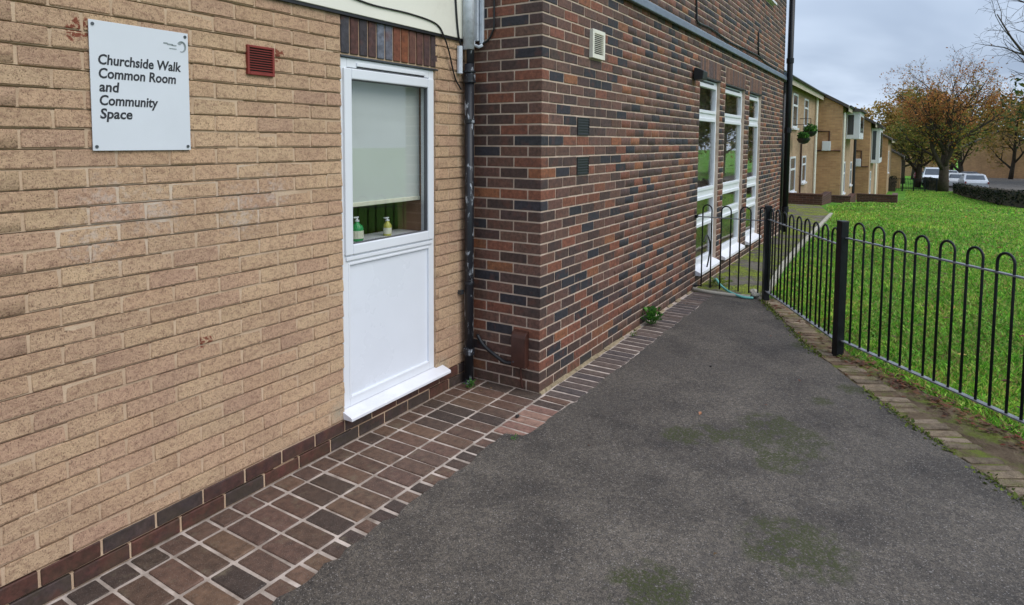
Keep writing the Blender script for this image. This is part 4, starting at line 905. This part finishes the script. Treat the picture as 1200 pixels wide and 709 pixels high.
# ------------------------------------------------------------------ far railing, hedges, cars, houses on the skyline
fr = thing('far_railing', (59, -2.6, zg(59)), 'low black railing across the far end of the lawn', 'railing')
a, b = Vector((58.6, -1.0)), Vector((59.6, -4.1)); z = zg(59)
for zz in (.18, .95): MB().obox(a, b, .04, z+zz, z+zz+.04).build('rail', M['rail'], fr)
for k in range(5):
    p = a.lerp(b, k/4); MB().box(p.x-.05, p.x+.05, p.y-.05, p.y+.05, z-.1, z+1.08).build('post', M['rail'], fr)
for k in range(27):
    p = a.lerp(b, (k+.5)/27); MB().tube([(p.x, p.y, z+.05), (p.x, p.y, z+1.05)], .014, 5).build('bar', M['rail'], fr)
def hedge(a, b, w, h, label, cols, seed):
    a = Vector(a); b = Vector(b); c = (a+b)/2; z = zg(c.x); t = thing('hedge', (c.x, c.y, z), label, 'hedge'); rng = random.Random(seed); L = (b-a).length; d = (b-a)/L; n = Vector((-d.y, d.x))
    MB().obox(a+d*.1, b-d*.1, w*.8, zg(a.x)-.1, zg(a.x)+h*.9, zg(b.x)-.1, zg(b.x)+h*.9).build('woody_core', M['bark'], t)
    its = []; cl = []
    for _ in range(int(420*L*h)):
        s = rng.uniform(0, L); p = a+d*s+n*rng.uniform(-w/2, w/2); q = Vector((p.x, p.y, zg(p.x)+h*rng.random()**.6*rng.uniform(.9, 1.12))); its.append((q, rng.uniform(.10, .2))); cl.append(jitter(rng.choice(cols), .25))
    leafmesh('foliage', leaf_arrays(rng, its, cl), t)
DKG = [srgb(34, 42, 28), srgb(26, 32, 26), srgb(44, 50, 32)]
hedge((57.0, -.55), (57.2, -1.35), .9, 1.15, 'small black green hedge at the end of the terrace', DKG, 1)
hedge((30, -6.7), (58.5, -5.4), .7, .72, 'long dark hedge at the right edge of the lawn', DKG, 2)
hedge((63, -4.0), (74, -3.75), .8, .9, 'dark hedge in front of the white van', DKG, 3)
def car(x, y, rot, col, label, kind='car', lite=False):
    z = zg(x)-.02; t = thing('parked_car', (x, y, z), label, 'car', 'cars parked beyond the lawn')
    if kind == 'van': prof = [(-2.3, .35), (-2.35, .9), (-2.2, 1.75), (-2.0, 1.9), (.9, 1.9), (1.5, 1.2), (2.25, .95), (2.35, .4)]; gl = [(.55, 1.15), (.5, 1.75), (.85, 1.78), (1.35, 1.18)]; W = .93
    else: prof = [(-2.05, .32), (-2.1, .75), (-1.95, .95), (-1.5, 1.02), (-1.05, 1.42), (.35, 1.46), (1.05, 1.0), (1.85, .88), (2.05, .7), (2.05, .32)]; gl = [(-1.3, 1.0), (-.98, 1.36), (.3, 1.40), (.85, 1.02)]; W = .86
    cz, sz = math.cos(rot), math.sin(rot)
    def put(m): m.v = [(x+a*cz-b*sz, y+a*sz+b*cz, z+c) for a, b, c in m.v]; return m
    m = MB(); n = len(prof)
    for s, k in ((-1, 1.), (1, 1.)):
        m.add([(p, s*W*(1 if q < 1.0 else 1-(q-1.0)*.32), q) for p, q in prof], [tuple(range(n)) if s > 0 else tuple(range(n))[::-1]])
    m.f += [(i, (i+1) % n, n+(i+1) % n, n+i) for i in range(n)]
    body = put(m).build('body', plain('car_paint', col, .25, 0, .03, 2, 0, .6), t, bevel=.03)
    for s in (-1, 1): put(MB().prism(gl, 'y', s*(W*.885), s*(W*.9+.012))).build('side_window', M['glass_far'], t)
    rp = [(-2.2, 1.05), (-2.12, 1.6)] if kind == 'van' else [(-1.52, 1.03), (-1.10, 1.38)]
    fp = [(1.5, 1.22), (.98, 1.82)] if kind == 'van' else [(1.02, 1.03), (.42, 1.43)]
    for nm, (p0, p1), s in (('rear_window', rp, -1), ('windscreen', fp, 1)):
        m = MB(); dx = .035*s; m.add([(p0[0]+dx, -W*.8, p0[1]), (p0[0]+dx, W*.8, p0[1]), (p1[0]+dx, W*.7, p1[1]), (p1[0]+dx, -W*.7, p1[1]), (p0[0]-dx, -W*.8, p0[1]), (p0[0]-dx, W*.8, p0[1]), (p1[0]-dx, W*.7, p1[1]), (p1[0]-dx, -W*.7, p1[1])], [(0, 1, 2, 3), (4, 7, 6, 5), (0, 4, 5, 1), (1, 5, 6, 2), (2, 6, 7, 3), (3, 7, 4, 0)]); put(m).build(nm, M['glass_far'], t)
    for a in (-1.3, 1.3):
        for s in (-1, 1):
            w = put(MB().tube([(a, s*(W-.2), .32), (a, s*(W+.01), .32)], .32, 14)).build('wheel', M['black'], t); put(MB().tube([(a, s*(W+.008), .32), (a, s*(W+.016), .32)], .19, 10)).build('hub_cap', M['steel'], w)
    for s in (-1, 1):
        put(MB().box(-2.13 if kind != 'van' else -2.37, -2.05 if kind != 'van' else -2.28, s*W*.92-.1, s*W*.92+.02, .68, .86)).build('tail_light', M['redplastic'], t); put(MB().box(2.0, 2.07, s*W*.75-.12, s*W*.75+.1, .6, .74) if kind != 'van' else MB().box(2.25, 2.37, s*W*.75-.1, s*W*.75+.1, .7, .9)).build('headlight', M['pvc'], t)
car(80, -4.35, math.pi, (.75, .77, .8), 'white van left of the big autumn tree trunk', 'van')
car(73, -6.1, 0, (.72, .74, .76), 'white car right of the big autumn tree trunk')
car(86, -3.55, 0, (.16, .03, .035), 'dark red car left of the white van')
car(90, -8.1, 0, (.03, .03, .035), 'black car behind the white car')
car(68, -7.0, .05, (.55, .57, .6), 'silver car at the right edge beyond the long dark hedge')
car(77, -7.4, 0, (.05, .06, .09), 'dark blue car right of the white car')
car(96, -6.6, 0, (.7, .71, .73), 'small white car farther along the street behind the trunk')
car(104, -5.2, 0, (.5, .5, .54), 'grey car far off between van and autumn tree')
poly_sheet('street', [(62, -4.9), (62, -16), (140, -22), (140, -2.5)], -2.3, M['asphalt'], kind='structure')
o = bpy.data.objects['street']
for v in o.data.vertices: v.co.z = zg(v.co.x)-.028
for (x, y, w, l, f) in [(118, -7.5, 9, 'beige house across the street behind the white van', 'h_front'), (116, -17.5, 9, 'tan house across the street behind the silver car', 'h_front'), (122, 1.6, 9, 'pale house across the street over the small hedge', 'h_front')]:
    house('street_house', x, x+8, y, zg(x), zg(x)+4.4, l, depth=8.6, wins=[(x+1, x+2.4, zg(x)+.9, zg(x)+2.2)], front=f)
house('skyline_house', 178, 192, -4, -4.5, 2.6, 'pale roofed house on the skyline behind golden trees', wins=[(179, 181, -1, .5)])
house('skyline_house', 160, 172, 2.2, -4.2, 2.2, 'farther house on the skyline left of the golden trees', wins=[])
house('skyline_house', 150, 162, -19, -4.2, 2.8, 'pale house on the skyline right of the cars', wins=[(151, 153, -1, .5)])

# ------------------------------------------------------------------ grass, weeds and fallen leaves
rs = np.random.default_rng(4)
def lawn_side(x, y):
    """true on the lawn side of the railings and kerb"""
    f = np.interp(x, [-3.2, -.4, .45, 1.19, 2.115, 3.82, 4.05, 8.8, 11.8, 15.5, 20.0, 40], [-6.0, -3.85, -3.16, -2.55, -1.78, -.95, -.80, -.63, -.57, -.47, .2, -2.0]); return y < f-.02
def blades(n, x0, x1, y0, y1, h, w, cols, clump=.5):
    x = rs.uniform(x0, x1, n); y = rs.uniform(y0, y1, n); k = lawn_side(x, y)
    dd = np.hypot(x-CAM[0], y-CAM[1]); x, y = x[k], y[k]; n = len(x)
    z = np.interp(x, KX, KZ)-.036; a = rs.uniform(0, 6.283, n); hh = h*rs.uniform(.45, 1.25, n); ln = rs.uniform(.2, 1.1, n)*hh; b = rs.uniform(0, 6.283, n); ww = w*rs.uniform(.6, 1.3, n)
    V = np.zeros((n, 4, 3)); ca, sa = np.cos(a), np.sin(a)
    V[:, 0] = np.stack([x-ca*ww, y-sa*ww, z], 1); V[:, 1] = np.stack([x+ca*ww, y+sa*ww, z], 1)
    mx, my = x+np.cos(b)*ln*.5, y+np.sin(b)*ln*.5
    V[:, 2] = np.stack([mx+ca*ww*.8, my+sa*ww*.8, z+hh*.75], 1); V[:, 3] = np.stack([x+np.cos(b)*ln, y+np.sin(b)*ln, z+hh], 1)
    C = np.array(cols)[rs.integers(0, len(cols), n)]*rs.uniform(.7, 1.25, (n, 1)); pn = np.array([mnoise.noise(Vector((px*.6, py*.6, 0))) for px, py in zip(x, y)]); p2 = np.array([mnoise.noise(Vector((px*2.3, py*2.3, 7))) for px, py in zip(x, y)]); C = C*(1+.22*pn+.22*p2)[:, None]; C[:, 0] *= 1+.25*np.clip(pn+p2, 0, 1); hs = (1+.45*p2)[:, None]; V[:, :, 2] = z[:, None]+(V[:, :, 2]-z[:, None])*hs
    return V.reshape(-1, 3), np.repeat(C, 4, 0), n
GC = [srgb(114, 180, 54), srgb(142, 200, 66), srgb(100, 164, 48), srgb(164, 206, 84), srgb(122, 182, 72), srgb(178, 196, 100), srgb(78, 132, 42), srgb(164, 168, 90), srgb(150, 140, 84)]
vs, cs, nn = [], [], 0
for args in [(90000, .3, 4.2, -4.6, -.9, .048, .0050, GC), (80000, 4., 9, -5.6, -.5, .045, .0065, GC), (60000, 9, 20, -7, 0, .05, .012, GC), (42000, 20, 62, -9, .2, .055, .028, GC)]:
    v, c, n = blades(*args); vs.append(v); cs.append(c); nn += n
V = np.concatenate(vs); me = np_mesh('grass', V, np.arange(len(V)).reshape(-1, 4), np.concatenate(cs)); link('grass', me, M['blade'], None, label='bright green mown grass of the lawn behind the railings', cat='grass', kind='stuff')
def litter(name, pts, size, cols, seed, label, z=.006):
    rng = random.Random(seed); its = []; V = []; C = []
    for x, y in pts:
        s = size*rng.uniform(.5, 1.4); a = rng.uniform(0, 6.28); zz = zg(x)+z+rng.uniform(0, .012); dx, dy = math.cos(a)*s, math.sin(a)*s
        V += [(x-dx, y-dy, zz), (x+dy*.55, y-dx*.55, zz+rng.uniform(0, s*.5)), (x+dx, y+dy, zz+rng.uniform(0, s*.4)), (x-dy*.55, y+dx*.55, zz+rng.uniform(0, s*.5))]; C += [jitter(rng.choice(cols), .25, .1)]*4
    me = np_mesh(name, np.array(V), np.arange(len(V)).reshape(-1, 4), np.array(C)); return link(name, me, M['leaf'], None, label=label, cat='leaves', kind='stuff')
rl = random.Random(3); BR = [srgb(110, 74, 50), srgb(84, 58, 42), srgb(134, 92, 62), srgb(106, 84, 62), srgb(120, 66, 48)]
pts = []
for _ in range(900):
    s = rl.uniform(-.05, 3.6); pts.append((2.115+t3.x*s+rl.gauss(.06, .07), -1.68+t3.y*s-rl.gauss(-.0, .06)))
for _ in range(120):
    f = rl.random(); pts.append((P1[0]+(P2[0]-P1[0])*f+rl.gauss(.02, .07), P1[1]+(P2[1]-P1[1])*f+rl.gauss(0, .07)))
litter('leaf_litter', pts, .020, BR, 1, 'brown leaf litter along the foot of the railings', -.008)
pts = [(rl.uniform(1, 24), rl.uniform(-6, -.7)) for _ in range(700)]; pts = [p for p in pts if lawn_side(np.array(p[0]), np.array(p[1]))]
litter('fallen_leaves', pts, .028, BR+[srgb(190, 130, 60), srgb(200, 170, 90)], 2, 'scattered orange brown leaves lying on the lawn', .022)
pts = [(rl.gauss(-.05, .10), rl.uniform(.30, .54)) for _ in range(26)]+[(rl.uniform(.6, 3.6), rl.gauss(-.09, .05)) for _ in range(26)]+[(rl.uniform(-1.2, 3.5), rl.uniform(-1.6, -.3)) for _ in range(12)]
litter('path_debris', pts, .010, BR+[srgb(190, 160, 140), srgb(150, 120, 90)], 5, 'small dead leaves and crumbs on pavers and tarmac', .006)
def leaf_thing(x, y, label, col):
    m = MB(); m.add([(-.03, 0, .004), (-.008, -.014, .012), (.025, -.004, .006), (.034, .004, .012), (.006, .016, .014), (0, 0, .004)], [(0, 1, 5), (1, 2, 5), (2, 3, 5), (3, 4, 5), (4, 0, 5)], col); m.v = [(x+a*.8, y+b*.8, c*.7) for a, b, c in m.v]; m.build('fallen_leaf', M['leaf'], None, (x, y, 0), label=label, cat='leaf')
leaf_thing(.28, -1.03, 'single orange leaf on the dark tarmac', srgb(186, 130, 96))
def weed(x, y, z, r, h, n, label, seed, cols=(srgb(70, 120, 44), srgb(96, 150, 60), srgb(52, 96, 38))):
    rng = random.Random(seed); t = thing('weed', (x, y, z), label, 'plant'); V = []; C = []; st = MB()
    for i in range(n):
        a = rng.uniform(0, 6.28); e = rng.uniform(.35, 1.4); L = h*rng.uniform(.5, 1.1); d = Vector((math.cos(a)*math.cos(e)*r/h, math.sin(a)*math.cos(e)*r/h, math.sin(e))); p = Vector((x, y, z))+d*L*rng.uniform(.35, 1.0)
        s = Vector((-math.sin(a), math.cos(a), 0))*L*.16; tip = p+d*L*.45+Vector((0, 0, -L*.12)); mid = p+d*L*.22+Vector((0, 0, L*.05)); V += [tuple(p), tuple(mid-s), tuple(tip), tuple(mid+s)]; C += [jitter(rng.choice(cols), .2)]*4
        if i % 4 == 0: st.tube([(x, y, z), tuple(p)], .0015, 4)
    leafmesh('foliage', (np.array(V), np.arange(len(V)).reshape(-1, 4), np.array(C)), t); st.build('stems', M['hose'] if False else M['stem'], t)
M['stem'] = plain('green_stem', srgb(80, 110, 50), .7)
weed(2.12, -.075, .0, .12, .15, 130, 'leafy green weed growing from the foot of the long dark wall', 1)
weed(1.66, -.06, .0, .06, .05, 40, 'low yellowish weed at the wall foot nearer the corner', 2, (srgb(120, 130, 60), srgb(100, 120, 50)))
weed(-.175, .455, .0, .05, .05, 46, 'small green weed at the foot of the corner drainpipe', 3)
weed(-.70, -.21, .0, .035, .03, 22, 'tiny green sprout at the tarmac edge by the dark pavers', 4)
weed(4.25, -.20, .0, .16, .10, 90, 'mossy green weed behind the short railing under the window', 5, (srgb(128, 140, 50), srgb(104, 124, 44)))
weed(3.9, -.86, .0, .08, .06, 50, 'green moss tuft at the foot of the path end post', 6, (srgb(110, 124, 48), srgb(92, 108, 40)))
weed(2.0, -1.74, .0, .09, .04, 60, 'flat green moss tuft at the foot of the middle post', 7, (srgb(120, 132, 56), srgb(98, 112, 44)))
# moss cushions along the tarmac edge
rm = random.Random(12); V = []; C = []
for x, y in edge_pts(EDGE[:6], .02):
    if mnoise.noise(Vector((x*2.2, y*2.2, 0))) < -.12: continue
    for _ in range(5):
        px2, py2 = x+rm.gauss(.0, .022), y+rm.gauss(0, .022); s = rm.uniform(.004, .012); a = rm.uniform(0, 6.28); dx, dy = math.cos(a)*s, math.sin(a)*s
        V += [(px2-dx, py2-dy, -.004), (px2+dy, py2-dx, .004), (px2+dx, py2+dy, .016*rm.random()+.004), (px2-dy, py2+dx, .006)]; C += [jitter(rm.choice([srgb(96, 108, 40), srgb(120, 132, 52), srgb(74, 86, 36)]), .2)]*4
me = np_mesh('moss', np.array(V), np.arange(len(V)).reshape(-1, 4), np.array(C)); link('moss', me, M['leaf'], None, label='green moss fringe along the tarmac edge beside the brick edging', cat='moss', kind='stuff')
